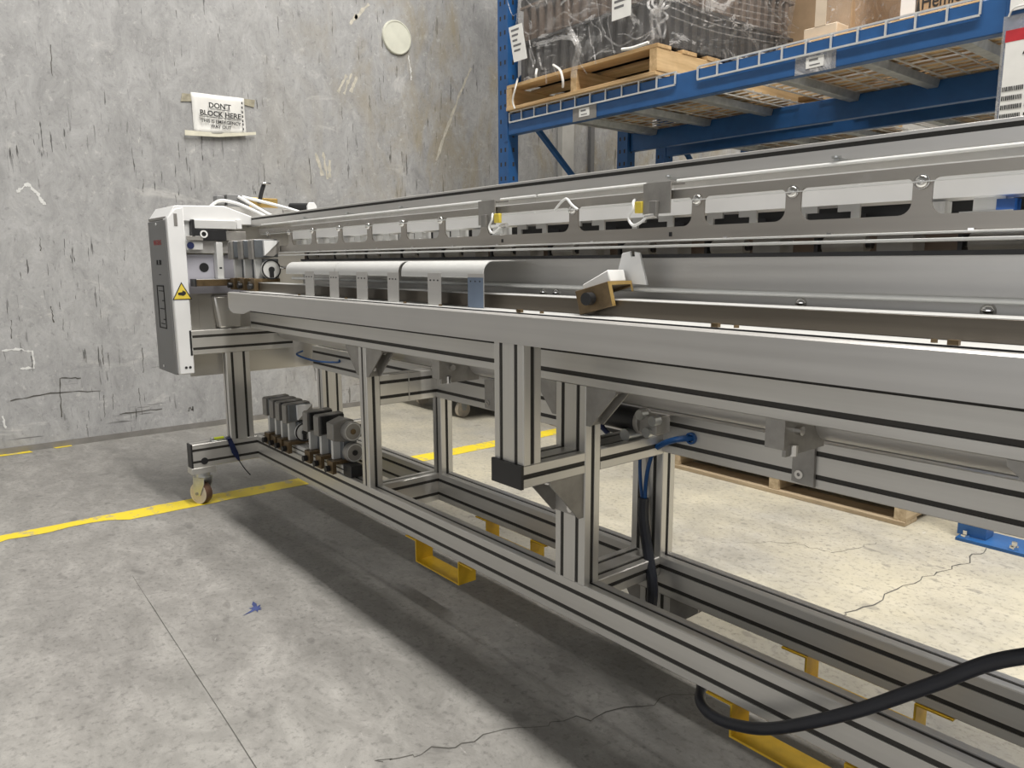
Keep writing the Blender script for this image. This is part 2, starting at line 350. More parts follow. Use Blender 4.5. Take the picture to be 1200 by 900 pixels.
# ================================================================== the setting
XW = -4.29
def setting():
    fl = MB().box(XW-0.2, 7, -5, 8, -0.1, 0).build('floor', 'floorm'); structure(fl)
    wl = MB().box(XW-0.2, XW, -5, 8, 0, 7.2).build('wall_left', 'wallm'); structure(wl)
    wb = MB().box(XW, 7, 7.6, 7.8, 0, 7.2).build('wall_back', 'wall2'); structure(wb)
    # thin grey strip where the wall panel meets the slab
    structure(box('trim_1', (XW, XW+0.004, -5, 7.6, 0.0, 0.03), 'mgrey'))
    structure(box('trim_2', (XW, XW+0.05, 3.98, 4.10, 0.0, 7.0), 'wall2'))
    structure(box('trim_3', (XW, XW+0.03, 4.30, 4.34, 0.0, 7.0), 'inkg'))
    # cracks and saw cut in the slab
    def crack(pts, w, name='crack', jit=0.012):
        P = []
        for (a, b) in zip(pts[:-1], pts[1:]):
            for k in range(8):
                t = k/8; P.append((a[0]+(b[0]-a[0])*t+random.uniform(-jit, jit), a[1]+(b[1]-a[1])*t+random.uniform(-jit, jit)))
        P.append(pts[-1]); vs = []; fs = []
        for i, p in enumerate(P):
            q = P[min(i+1, len(P)-1)]; o = P[max(i-1, 0)]; d = Vector((q[0]-o[0], q[1]-o[1])); d.normalize()
            ww = w*random.uniform(0.4, 1.2)
            vs += [(p[0]-d.y*ww, p[1]+d.x*ww, 0.0008), (p[0]+d.y*ww, p[1]-d.x*ww, 0.0008)]
        fs = [(2*i, 2*i+1, 2*i+3, 2*i+2) for i in range(len(P)-1)]
        MB().add(vs, fs).build(name, 'crack', fl)
    crack([(-0.862, 1.70), (-0.862, 1.867), (-0.833, 2.213), (-0.801, 2.435), (-0.803, 2.62)], 0.0022)
    crack([(-1.13, 0.60), (-1.096, 0.671), (-1.044, 0.855), (-0.966, 1.015), (-0.891, 1.249)], 0.0014)
    crack([(-2.328, 0.464), (-1.255, 0.425), (-0.8, 0.41)], 0.0008, 'saw_cut', 0.001)
    crack([(-1.35, 2.05), (-1.22, 2.2), (-1.1, 2.2), (-1.05, 2.4)], 0.001)
    # chalk marks, scrapes and dark scratches on the wall panel
    rw = random.Random(11)
    def mark(pts, w, mat, name):
        P = []
        for (a, b) in zip(pts[:-1], pts[1:]):
            for k in range(7):
                u = k/7; P.append((a[0]+(b[0]-a[0])*u+rw.uniform(-0.003, 0.003), a[1]+(b[1]-a[1])*u+rw.uniform(-0.003, 0.003)))
        P.append(pts[-1]); vs = []; fs = []
        for i, p in enumerate(P):
            q = P[min(i+1, len(P)-1)]; o = P[max(i-1, 0)]; d = Vector((q[0]-o[0], q[1]-o[1])); d.normalize(); ww = w*rw.uniform(0.25, 1.2)
            vs += [(XW+0.0012, p[0]-d.y*ww, p[1]+d.x*ww), (XW+0.0012, p[0]+d.y*ww, p[1]-d.x*ww)]
        MB().add(vs, [(2*i, 2*i+1, 2*i+3, 2*i+2) for i in range(len(P)-1)]).build(name, mat, wl)
    mark([(0.382, 0.501), (0.451, 0.504), (0.506, 0.488), (0.506, 0.408), (0.449, 0.409)], 0.006, 'chalk', 'chalk_mark')
    mark([(0.356, 0.186), (0.364, 0.126)], 0.005, 'chalk', 'chalk_mark'); mark([(0.512, 1.244), (0.557, 1.285), (0.598, 1.236), (0.618, 1.189)], 0.008, 'chalk', 'chalk_mark')
    for a in ([(2.333, 2.373), (2.286, 2.316)], [(2.416, 2.456), (2.321, 2.351)], [(2.251, 2.021), (2.19, 1.915)], [(2.285, 2.035), (2.229, 1.91)], [(2.319, 2.021), (2.275, 1.926)],
              [(2.031, 1.547), (2.068, 1.423)], [(2.075, 1.561), (2.1, 1.405)], [(2.117, 1.515), (2.112, 1.416)], [(3.18, 2.2), (3.078, 2.011), (2.977, 1.792), (2.883, 1.576)]):
        mark(a, 0.011, 'scrape', 'plaster_scrape')
    mark([(2.685, 2.207), (2.702, 2.128), (2.706, 2.056)], 0.005, 'chalk', 'drip_mark')
    for a in ([(1.208, 0.1), (1.215, 0.124), (1.227, 0.103), (1.233, 0.126), (1.231, 0.097)], [(0.394, 0.256), (0.566, 0.278), (0.785, 0.263)], [(0.863, 0.131), (1.073, 0.132)], [(0.6, 0.149), (0.609, 0.347), (0.702, 0.338)]):
        mark(a, 0.003, 'crack', 'scratch')
    for k in range(46):
        y = rw.uniform(-0.1, 2.8); z = rw.uniform(0.08, 1.9) if k % 2 else rw.uniform(0.06, 0.6); h = rw.uniform(0.04, 0.16)
        mark([(y, z), (y+rw.uniform(-0.006, 0.006), z+h)], rw.uniform(0.0012, 0.0026), 'crack', 'scratch')
    # dried splash of blue paint on the slab
    m = MB(); c = Vector((-1.885, 0.665))
    pts = []
    for i in range(26):
        a = 2*math.pi*i/26; rr = 0.012+0.038*(random.random()**2)*(1.5 if i % 3 == 0 else 0.5)
        pts.append((c.x+rr*math.cos(a)*1.0, c.y+rr*math.sin(a)*0.8, 0.001))
    m.add(pts, [tuple(range(26))]); m.build('paint_splash', 'bpaint', fl)
setting()

def yellow_line():
    m = MB(); P = []
    ys = [-2.0+0.06*i for i in range(122)]
    for y in ys:
        r0 = random.uniform(-0.003, 0.003); r1 = random.uniform(-0.004, 0.004)
        w = 0.108 if y > 0.57 else (0.062+random.uniform(-0.012, 0.012) if y > 0.2 else 0.088+random.uniform(-0.008, 0.008))
        P += [(-2.978+r0, y, 0.0012), (-2.978+w+r1, y, 0.0012)]
    m.add(P, [(2*i, 2*i+1, 2*i+3, 2*i+2) for i in range(len(ys)-1)])
    o = m.build('floor_line', 'yline'); tag(o, 'worn yellow painted line across the concrete floor under the machine caster', 'floor line')
    m = MB(); m.add([(-4.285, 0.30, 0.0012), (-4.25, 0.33, 0.0012), (-4.245, 0.46, 0.0012), (-4.284, 0.45, 0.0012)], [(0, 1, 2, 3)])
    m.add([(-4.285, 0.55, 0.0012), (-4.26, 0.56, 0.0012), (-4.262, 0.63, 0.0012), (-4.285, 0.63, 0.0012)], [(0, 1, 2, 3)])
    tag(m.build('floor_mark', 'yline'), 'small flaked yellow paint marks at the foot of the concrete wall', 'floor mark')
yellow_line()

# ================================================================== paper sign and disc on the wall
def wall_sign():
    x = XW+0.004
    t = thing('paper_sign', (x, 1.476, 1.70), 'creased white paper sign with bold capital lettering taped to concrete wall', 'sign')
    # sheet as a curled grid: corners measured on the wall
    tl, tr, bl, br = (1.335, 1.801), (1.618, 1.805), (1.339, 1.592), (1.614, 1.612)
    n, k = 14, 8; vs = []; fs = []
    for j in range(k+1):
        for i in range(n+1):
            a, b = i/n, j/k
            yy = (tl[0]*(1-a)+tr[0]*a)*(1-b)+(bl[0]*(1-a)+br[0]*a)*b; zz = (tl[1]*(1-a)+tr[1]*a)*(1-b)+(bl[1]*(1-a)+br[1]*a)*b
            d = 0.002+0.02*(b**2)*math.sin(a*math.pi)+0.012*max(0, a-0.8)*5*b+0.003*math.sin(a*9+b*5)
            vs.append((x+d, yy, zz))
    for j in range(k):
        for i in range(n):
            q = j*(n+1)+i; fs.append((q, q+1, q+n+2, q+n+1))
    m = MB().add(vs, fs); s = m.build('sheet', 'paper', t)
    so = s.modifiers.new('thick', 'SOLIDIFY'); so.thickness = 0.0008
    def tp(name, pts, mat): MB().prism(pts, 'x', x-0.003, x+0.0015).build(name, mat, t)
    tp('tape', [(1.282, 1.748), (1.342, 1.755), (1.338, 1.792), (1.292, 1.790)], 'tapeo')
    tp('tape', [(1.612, 1.772), (1.672, 1.765), (1.680, 1.805), (1.617, 1.803)], 'tapeo')
    MB().prism([(1.285, 1.575), (1.463, 1.583), (1.60, 1.603), (1.667, 1.615), (1.667, 1.630), (1.60, 1.620), (1.463, 1.602), (1.287, 1.602)], 'x', x+0.018, x+0.021).build('tape', 'tape', t)
    u = Vector((0, 1, 0)); up = Vector((0, 0, 1)); X = x+0.0235
    g = dict(mat='ink', parent=t)
    def line(s, size, y, z, bold): text('lettering', s, size, (X, y, z), u, up, 'ink', t, bold)
    line("DON'T", 0.038, 1.476, 1.730, 0.0010); line('BLOCK HERE', 0.0375, 1.478, 1.688, 0.0010)
    line('THIS IS EMERGENCY', 0.0235, 1.478, 1.653, 0.0004); line('WAY OUT', 0.0235, 1.476, 1.628, 0.0004)
    def bar(y0, z0, y1, z1, w): MB().prism([(y0, z0-w), (y1, z1-w), (y1, z1+w), (y0, z0+w)], 'x', X-0.0004, X+0.0004).build('underline', 'ink', t)
    bar(1.422, 1.7245, 1.530, 1.7245, 0.0014); bar(1.366, 1.682, 1.590, 1.682, 0.0014)
    for i in range(7):
        z0 = 1.63+0.023*i+random.uniform(-0.004, 0.004)
        MB().prism([(1.593, z0), (1.600, z0), (1.599, z0+0.014), (1.594, z0+0.012)], 'x', X-0.0008, X+0.0008).build('ink_mark', 'ink', t)
wall_sign()
def wall_disc():
    m = MB(); m.cyl((XW-0.002, 2.604, 2.293), (XW+0.012, 2.604, 2.293), 0.103, 40, 0.100)
    m.ring((XW+0.012, 2.604, 2.293), (1, 0, 0), 0.097, 0.092, 0.004, 40)
    tag(m.build('wall_disc', 'cream', None, origin=(XW, 2.604, 2.293)), 'round cream cover disc fixed high on concrete wall', 'cover disc')
wall_disc()

# ================================================================== the machine
XE = 0.95     # right-hand end of the machine, outside the frame
mach = thing('sealing_machine', (-1.0, 1.2, 0), 'long aluminium profile machine with white end cabinet standing on casters', 'machine')
Mo = mach
def gusset_xz(x0, x1, z0, z1, y, name='gusset'):
    # cast corner bracket seen from the front: right angle at (x0, z1); x1 is the toe on the beam, z0 the toe on the post
    s = 1 if x1 > x0 else -1
    m = MB(); m.prism([(x0, z1), (x1, z1), (x1, z1-0.008), (x0+s*0.012, z0), (x0, z0)][::s], 'y', y+0.001, y+0.005)
    m.prism([(x0, z1), (x1, z1), (x1, z1-0.008), (x0+s*0.012, z0), (x0, z0)][::s], 'y', y+0.038, y+0.042)
    m.box(min(x0, x1), max(x0, x1), y+0.005, y+0.038, z1-0.006, z1); m.box(min(x0, x0+s*0.006), max(x0, x0+s*0.006), y+0.005, y+0.038, z0, z1-0.006)
    o = m.build(name, 'gus', Mo)
    b = MB(); b.cyl((x0+s*0.006, y+0.021, z0+0.022), (x0+s*0.013, y+0.021, z0+0.022), 0.0065, 10); b.cyl((x1-s*0.02, y+0.021, z1-0.006), (x1-s*0.02, y+0.021, z1-0.014), 0.0065, 10)
    b.build('bolt', 'chrome', o)
def frame():
    fy, ry = (1.059, 1.104), (1.306, 1.351)
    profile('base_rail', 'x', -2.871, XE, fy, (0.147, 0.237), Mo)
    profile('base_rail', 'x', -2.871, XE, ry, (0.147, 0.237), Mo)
    # end foot with caster
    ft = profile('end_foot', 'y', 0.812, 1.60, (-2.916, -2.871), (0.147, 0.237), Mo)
    box('end_cap', (-2.917, -2.870, 0.806, 0.812, 0.146, 0.238), 'black', ft)
    box('end_cap', (-2.917, -2.870, 1.60, 1.606, 0.146, 0.238), 'black', ft)
    b = MB().cyl((-2.8715, 0.853, 0.170), (-2.868, 0.853, 0.170), 0.013, 18); b.build('plug', 'black', ft)
    for i, y in enumerate((0.848, 1.565)):
        c = MB().box(-2.917, -2.866, y-0.045, y+0.045, 0.124, 0.147).build('caster', 'alx', Mo, 0.001)
        MB().cyl((-2.892, y, 0.108), (-2.892, y, 0.124), 0.027, 18).build('swivel', 'zinc', c)
        turn = Matrix.Rotation(R(27), 4, 'Z')
        def tw(m):
            m.v = [tuple(turn @ Vector(v)+Vector((-2.892, y, 0))) for v in m.v]; return m
        cx = -0.012; m = MB()
        for s in (-1, 1):
            m.prism([(-0.028, 0.108), (0.028, 0.108), (0.026, 0.082), (cx+0.014, 0.034), (cx-0.010, 0.034), (cx-0.018, 0.06)], 'y', s*0.020-0.0015, s*0.020+0.0015)
        m.box(-0.028, 0.028, -0.0215, 0.0215, 0.104, 0.109); tw(m).build('fork', 'zinc', c, 0.0008)
        tw(MB().ring((cx, 0, 0.0415), (0, 1, 0), 0.0413, 0.033, 0.030, 32)).build('tyre', 'wheelb', c)
        m = MB().cyl((cx, -0.0150, 0.0415), (cx, 0.0150, 0.0415), 0.033, 24); m.ring((cx, 0, 0.0415), (0, 1, 0), 0.0408, 0.0325, 0.0325, 32)
        tw(m).build('wheel_core', 'wheel', c)
        tw(MB().cyl((cx, -0.024, 0.0415), (cx, 0.024, 0.0415), 0.006, 10)).build('axle', 'mgrey', c)
    # posts
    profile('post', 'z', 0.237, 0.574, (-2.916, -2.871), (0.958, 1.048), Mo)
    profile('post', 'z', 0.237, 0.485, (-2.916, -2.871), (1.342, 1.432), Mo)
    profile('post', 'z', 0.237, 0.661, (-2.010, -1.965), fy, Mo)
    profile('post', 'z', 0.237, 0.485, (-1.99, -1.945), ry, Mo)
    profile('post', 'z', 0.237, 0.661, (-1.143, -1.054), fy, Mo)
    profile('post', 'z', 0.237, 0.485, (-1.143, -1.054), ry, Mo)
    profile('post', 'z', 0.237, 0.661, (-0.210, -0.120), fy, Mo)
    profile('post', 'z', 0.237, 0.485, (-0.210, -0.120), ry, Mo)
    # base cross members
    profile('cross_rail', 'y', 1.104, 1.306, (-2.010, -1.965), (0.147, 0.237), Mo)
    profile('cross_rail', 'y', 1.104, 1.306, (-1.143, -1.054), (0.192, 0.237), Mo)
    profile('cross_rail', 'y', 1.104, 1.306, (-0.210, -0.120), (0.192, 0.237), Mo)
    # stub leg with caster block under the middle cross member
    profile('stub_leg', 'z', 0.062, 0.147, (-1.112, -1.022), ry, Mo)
    box('stub_foot', (-1.12, -0.93, 1.296, 1.361, 0.05, 0.062), 'black', Mo, 0.002)
    MB().ring((-1.06, 1.33, 0.025), (0, 1, 0), 0.025, 0.010, 0.025, 20).build('stub_wheel', 'rubber', Mo)
    gusset_xz(-1.022, -0.945, 0.085, 0.147, 1.306); gusset_xz(-1.112, -1.165, 0.085, 0.147, 1.306)
    # upper transverse at the end
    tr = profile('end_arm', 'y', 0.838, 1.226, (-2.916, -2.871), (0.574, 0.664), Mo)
    box('end_cap', (-2.917, -2.870, 0.831, 0.838, 0.573, 0.665), 'black', tr)
    # main beam and the rear beam below it
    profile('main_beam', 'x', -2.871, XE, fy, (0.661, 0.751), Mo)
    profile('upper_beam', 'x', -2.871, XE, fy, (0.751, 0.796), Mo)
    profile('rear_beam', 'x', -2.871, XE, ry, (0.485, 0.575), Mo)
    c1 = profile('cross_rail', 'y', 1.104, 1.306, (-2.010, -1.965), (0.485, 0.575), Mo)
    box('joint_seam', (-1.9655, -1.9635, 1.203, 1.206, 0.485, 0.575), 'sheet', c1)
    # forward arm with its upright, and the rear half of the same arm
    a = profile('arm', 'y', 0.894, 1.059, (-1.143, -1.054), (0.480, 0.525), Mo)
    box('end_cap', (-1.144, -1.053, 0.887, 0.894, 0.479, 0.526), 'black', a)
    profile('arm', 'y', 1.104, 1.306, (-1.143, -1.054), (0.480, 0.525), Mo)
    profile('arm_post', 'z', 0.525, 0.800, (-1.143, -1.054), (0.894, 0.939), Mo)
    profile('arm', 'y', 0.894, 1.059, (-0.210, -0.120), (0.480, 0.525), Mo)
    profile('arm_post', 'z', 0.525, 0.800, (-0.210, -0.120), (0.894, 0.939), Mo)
    # corner brackets
    gusset_xz(-1.965, -1.872, 0.575, 0.661, 1.059); gusset_xz(-2.010, -2.090, 0.575, 0.661, 1.059)
    gusset_xz(-1.054, -0.975, 0.580, 0.661, 1.059); gusset_xz(-1.143, -1.210, 0.590, 0.661, 1.059)
    gusset_xz(-0.210, -0.312, 0.580, 0.661, 1.059)
    m = MB()
    for x0 in (-1.062, -1.140): m.prism([(1.059, 0.480), (0.968, 0.480), (0.968, 0.470), (1.047, 0.385), (1.059, 0.385)], 'x', x0, x0+0.004)
    m.box(-1.136, -1.062, 0.968, 1.053, 0.474, 0.480); m.box(-1.136, -1.062, 1.053, 1.059, 0.385, 0.474)
    g = m.build('gusset', 'gus', Mo); b = MB()
    for y, z in ((0.985, 0.474),): b.cyl((-1.085, y, z), (-1.085, y, z-0.008), 0.008, 10)
    for z in (0.43, 0.40): b.cyl((-1.085, 1.053, z), (-1.085, 1.045, z), 0.008, 10)
    b.build('bolt', 'chrome', g)
    # roller tube behind the main beam with its hangers
    MB().cyl((-2.85, 1.20, 0.655), (XE, 1.20, 0.655), 0.046, 28).build('roller_tube', 'sheet', Mo)
    for x0 in (-0.653, -1.62):
        h = MB().box(x0, x0+0.034, 1.064, 1.070, 0.612, 0.661).box(x0+0.028, x0+0.034, 1.070, 1.19, 0.60, 0.661).build('tube_hanger', 'gus', Mo)
        MB().cyl((x0+0.036, 1.09, 0.618), (x0+0.036, 1.09, 0.600), 0.007, 10).build('bolt', 'chrome', h)
        MB().cyl((x0+0.034, 1.10, 0.64), (x0+0.044, 1.10, 0.64), 0.008, 10).build('bolt', 'chrome', h)
        g = MB().prism([(x0-0.085, 0.573), (x0-0.040, 0.578), (x0-0.038, 0.488), (x0-0.083, 0.492), (x0-0.083, 0.545)], 'y', 1.298, 1.3055).build('gusset', 'gus', Mo)
        MB().ring((x0-0.067, 1.297, 0.508), (0, 1, 0), 0.0085, 0.0035, 0.006, 14).build('bolt', 'chrome', g)
    # drive motor behind the arm
    mo = MB().cyl((-1.19, 1.235, 0.566), (-1.06, 1.235, 0.566), 0.027, 20).build('motor', 'black', Mo)
    MB().cyl((-1.06, 1.235, 0.566), (-1.048, 1.235, 0.566), 0.029, 20).box(-1.048, -1.00, 1.215, 1.26, 0.545, 0.585).build('gearbox', 'gus', mo, 0.002)
    m = MB()
    for dx, dz in ((0.0, 0.02), (0.02, -0.015), (0.035, 0.012)): m.cyl((-1.04+dx, 1.205, 0.565+dz), (-1.04+dx, 1.225, 0.565+dz), 0.011, 12)
    m.cyl((-1.075, 1.20, 0.536), (-1.075, 1.25, 0.536), 0.014, 14); m.build('coupling', 'zinc', mo)
    # yellow fork pockets under the base rails
    for xa in (-1.763, -0.74):
        for (y0, y1) in ((1.056, 1.112), (1.303, 1.353)):
            t = 0.004; xs = [xa, xa+0.055, xa+0.255, xa+0.318]; zt, zb = 0.1465, 0.083
            m = MB().prism([(xs[0], zt-t), (xs[1]-t, zt-t), (xs[1]-t, zb), (xs[2]+t, zb), (xs[2]+t, zt-t), (xs[3], zt-t), (xs[3], zt), (xs[2], zt), (xs[2], zb+t), (xs[1], zb+t), (xs[1], zt), (xs[0], zt)], 'y', y0, y1)
            m.build('fork_pocket', 'yel', Mo, 0.001)
frame()

def table_top():
    # folded front panel
    t = 0.003
    m = MB().prism([(0.885, 0.757), (0.885, 0.809), (0.888, 0.812), (0.903, 0.812), (0.903, 0.809), (0.8885, 0.8085), (0.888, 0.757)], 'x', -2.595, XE)
    m.build('front_panel', 'sheet', Mo)
    m = MB().prism([(-2.590, 0.757), (-2.52, 0.757), (-2.40, 0.757), (-2.46, 0.744), (-2.55, 0.742), (-2.582, 0.749)], 'y', 0.8855, 0.888); m.build('panel_lip', 'sheet', Mo)
    # tray with the shade of the gap in front painted as dark strips
    MB().box(-2.595, XE, 0.9035, 0.925, 0.796, 0.800).build('gap_shade_floor', 'slot', Mo)
    MB().box(-2.595, XE, 0.9248, 0.926, 0.800, 0.8122).build('gap_shade_edge', 'rubber', Mo)
    MB().box(-2.595, XE, 0.926, 1.10, 0.800, 0.812).build('tray', 'silverw', Mo, 0.001)
    m = MB()
    for x in (-2.15, -1.85, -1.55, -1.40, -1.13, -1.06, -0.635, -0.365, -0.1): m.cyl((x, 0.945, 0.812), (x, 0.945, 0.816), 0.004, 8)
    for x in (-1.115, -0.668, -0.345): m.box(x, x+0.012, 0.929, 0.936, 0.812, 0.818)
    m.build('tray_screw', 'bronze', Mo, kind='stuff')
    MB().box(-2.832, XE, 0.985, 1.045, 0.812, 0.8405).build('tool_bar', 'bar', Mo, 0.001)
    MB().box(-2.832, XE, 0.986, 1.044, 0.8405, 0.8415).build('bar_top_sheen', 'silverw', Mo)  # bright sheet standing in for light reflected off the bar top
    MB().box(-2.885, -2.834, 0.858, 1.010, 0.826, 0.850).build('cross_bar', 'bronze', Mo, 0.001)
    MB().box(-2.885, -2.834, 0.858, 1.010, 0.850, 0.851).build('bar_top_sheen', 'silverw', Mo)  # same painted reflection on the short bar
    box('bar_end', (-2.886, -2.833, 0.852, 0.858, 0.825, 0.852), 'black', Mo)
    MB().cyl((-2.45, 1.056, 0.8578), (XE, 1.056, 0.8578), 0.0045, 12).build('guide_rod', 'silverw', Mo)
    MB().box(-2.45, XE, 1.093, 1.096, 0.812, 0.9145).build('back_plate', 'sheet', Mo)
    for x in (-1.22, -1.18, -0.62, -0.36, 0.0):
        MB().dome((x, 1.093, 0.843), (0, -1, 0), 0.010, 0.008, 12).build('cap_screw', 'chrome', Mo)
    MB().box(-2.45, XE, 1.088, 1.100, 0.9147, 0.921).build('seal_strip', 'rubber', Mo)
    # roller gap
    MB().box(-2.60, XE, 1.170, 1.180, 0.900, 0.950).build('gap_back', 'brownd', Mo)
    x = -2.45; k = 0
    while x < XE-0.1:
        MB().cyl((x, 1.128, 0.931), (x+0.065, 1.128, 0.931), 0.013, 14).build('pinch_roller', 'gus', Mo)
        r = MB().box(x+0.085, x+0.135, 1.115, 1.155, 0.921, 0.943).build('roller_block', 'mgrey', Mo)
        MB().cyl((x-0.008, 1.128, 0.931), (x+0.073, 1.128, 0.931), 0.006, 10).box(x-0.012, x-0.006, 1.115, 1.15, 0.921, 0.943).build('roller_pin', 'black', r)
        x += 0.205; k += 1
    # slotted plate with comb posts
    bx = [-2.838, -2.658, -2.474, -2.293, -2.109, -1.929, -1.745, -1.565, -1.394, -1.101, -0.801, -0.627, -0.442, -0.26, -0.08, 0.1, 0.28, 0.46, 0.64, 0.82]
    m = MB(); y0, y1 = 1.065, 1.0685; z0, z1, z2, z3 = 0.9445, 0.9675, 1.015, 1.030
    m.box(-2.75, XE, y0, y1, z0, z1); m.box(-2.75, XE, y0, y1, z2, z3)
    for x in bx[1:]:
        hw, r = 0.0125, 0.017; P = []
        for i in range(7):
            a = i/6*math.pi/2; P.append((x-hw-r+r*math.sin(a), z1+r-r*math.cos(a)))
        rt = 0.008
        for i in range(5):
            a = i/4*math.pi/2; P.append((x-hw-rt+rt*math.cos(a), z2-rt+rt*math.sin(a)))
        Q = [(2*x-px, pz) for px, pz in P][::-1]
        m.prism((P+Q)[::-1], 'y', y0, y1)
    sp = m.build('slotted_plate', 'plate', Mo)
    for x in bx[1:]:
        b = MB().dome((x, 1.0615, 1.010), (0, -1, 0), 0.0092, 0.007, 16); b.cyl((x, 1.065, 1.010), (x, 1.0612, 1.010), 0.010, 16)
        b.ring((x, 1.0545, 1.010), (0, 1, 0), 0.0042, 0.0028, 0.001, 12); b.build('button_screw', 'chrome', Mo)
    MB().box(-2.53, XE, 1.0440, 1.065, 0.9420, 0.9447).build('lower_lip', 'silverw', Mo, 0.0008)
    MB().box(-2.53, XE, 1.0420, 1.092, 0.9325, 0.9362).build('lower_lip', 'silverw', Mo, 0.0008)
    m = MB()
    for x in bx[1:-1]: m.box(x+0.065, x+0.072, 1.0480, 1.0555, 0.9447, 0.9475)
    m.build('lip_rivet', 'chrome', sp)
    for x in (-1.33, -0.86): box('plate_hole', (x, x+0.006, 1.0640, 1.0652, 0.951, 0.9585), 'black', sp)
    # clear guard along the front of the plate
    for xa, xb in ((-2.70, -1.390), (-1.325, -1.202), (-1.200, -0.905), (-0.842, XE)):
        m = MB().prism([(1.0535, 1.0095), (1.0535, 1.036), (1.0560, 1.0425), (1.062, 1.0465), (1.086, 1.0475), (1.086, 1.0500), (1.0615, 1.049), (1.0545, 1.0445), (1.0510, 1.037), (1.0510, 1.0095)], 'x', xa, xb)
        m.build('clear_guard', 'acryl', Mo)
        MB().box(xa, xb, 1.0508, 1.0537, 1.0085, 1.0098).build('guard_edge', 'wplas', Mo)
        MB().cyl((xa+0.003, 1.0565, 1.0435), (xb-0.003, 1.0565, 1.0435), 0.0026, 8).build('guard_highlight', 'wplas', Mo)  # white rod painting the highlight along the guard bend
    # sensor brackets with yellow plug and white lead
    for x in (-0.905, -1.390):
        b = MB().box(x, x+0.060, 1.046, 1.049, 0.990, 1.043).box(x, x+0.060, 1.049, 1.085, 1.040, 1.043).build('sensor_bracket', 'gus', Mo)
        box('sensor_body', (x+0.020, x+0.036, 1.038, 1.046, 0.985, 1.012), 'mgrey', b, 0.001)
        box('sensor_plug', (x-0.016, x, 1.042, 1.050, 0.993, 1.013) if x > -1 else (x+0.062, x+0.080, 1.042, 1.050, 0.993, 1.013), 'ypl', b, 0.001)
        q = x-0.018 if x > -1 else x+0.058
        MB().tube([(q-0.012, 1.058, 1.018), (q-0.004, 1.045, 1.012), (q, 1.040, 1.000), (q-0.008, 1.038, 0.985), (q+0.004, 1.036, 0.972), (q+0.02, 1.036, 0.975), (q+0.034, 1.038, 0.985)], 0.0026, 8).build('sensor_lead', 'wplas', b)
        MB().cyl((q+0.03, 1.040, 0.985), (q+0.052, 1.040, 0.987), 0.0048, 10).build('lead_gland', 'chrome', b)
    MB().tube([(-1.135, 1.046, 1.010), (-1.118, 1.044, 1.022), (-1.10, 1.044, 1.030), (-1.085, 1.044, 1.018), (-1.07, 1.046, 1.008)], 0.0026, 8).build('sensor_lead', 'wplas', Mo)
    # light grey rail and brackets behind the slots
    MB().prism([(1.185, 0.996), (1.200, 1.062), (1.210, 1.062), (1.195, 0.992)], 'x', -2.75, XE).build('inner_rail', 'white', Mo)
    MB().box(-2.75, XE, 1.245, 1.252, 0.940, 1.000).build('inner_back', 'black', Mo)
    x = -2.70; k = 0
    while x < 0.9:
        lit = (x < -1.55) or (-0.60 < x < -0.40)
        if lit:
            MB().box(x, x+0.045, 1.185, 1.21, 0.962, 0.992).build('block', 'wplas', Mo)
            MB().box(x+0.07, x+0.135, 1.170, 1.20, 0.962, 0.975).build('block', 'wplas', Mo)
            MB().box(x+0.08, x+0.12, 1.19, 1.22, 0.976, 0.994).build('block', 'silverw', Mo)
        else:
            MB().prism([(x, 0.955), (x+0.014, 0.955), (x+0.014, 0.985), (x+0.034, 0.985), (x+0.034, 0.996), (x, 0.996)], 'y', 1.185, 1.19).build('hook_bracket', 'silverw', Mo)
            MB().prism([(x+0.090, 0.955), (x+0.104, 0.955), (x+0.104, 0.996), (x+0.068, 0.996), (x+0.068, 0.985), (x+0.090, 0.985)], 'y', 1.185, 1.19).build('hook_bracket', 'silverw', Mo)
            MB().box(x+0.016, x+0.088, 1.192, 1.24, 0.955, 0.984).build('switch_box', 'black', Mo)
        x += 0.183; k += 1
    for xa in (-0.39, -0.335, -0.22):
        MB().box(xa, xa+0.022, 1.175, 1.20, 0.966, 0.990).build('blue_connector', 'bluebin', Mo)
    # unseen sheet added to shade the rear rails
    MB().box(-2.75, XE, 1.262, 1.52, 1.030, 1.046).box(-2.75, XE, 1.50, 1.52, 0.80, 1.030).build('rear_shade_sheet', 'sheet', Mo)
    # top beam
    m = MB().prism([(1.085, 1.0436), (1.165, 1.0436), (1.165, 1.081), (1.087, 1.081), (1.085, 1.080), (1.085, 1.0758), (1.100, 1.0758), (1.100, 1.0690), (1.085, 1.0690)], 'x', -2.975, XE)
    m.build('top_beam', 'sheet', Mo)
    MB().box(-2.974, XE, 1.0866, 1.090, 1.0690, 1.0758).build('beam_slot_shade', 'slot', Mo)  # dark insert painting the shade inside the beam slot
    box('end_cap', (-2.983, -2.975, 1.084, 1.166, 1.043, 1.082), 'white', Mo)
    m = MB()
    for x in (-2.35, -2.05, -1.75, -0.86, -0.56, -0.1): m.cyl((x, 1.0605, 1.052), (x, 1.0605, 1.0545), 0.007, 12); m.box(x-0.004, x+0.004, 1.06, 1.086, 1.048, 1.052)
    m.build('guard_clip', 'zinc', Mo)
table_top()

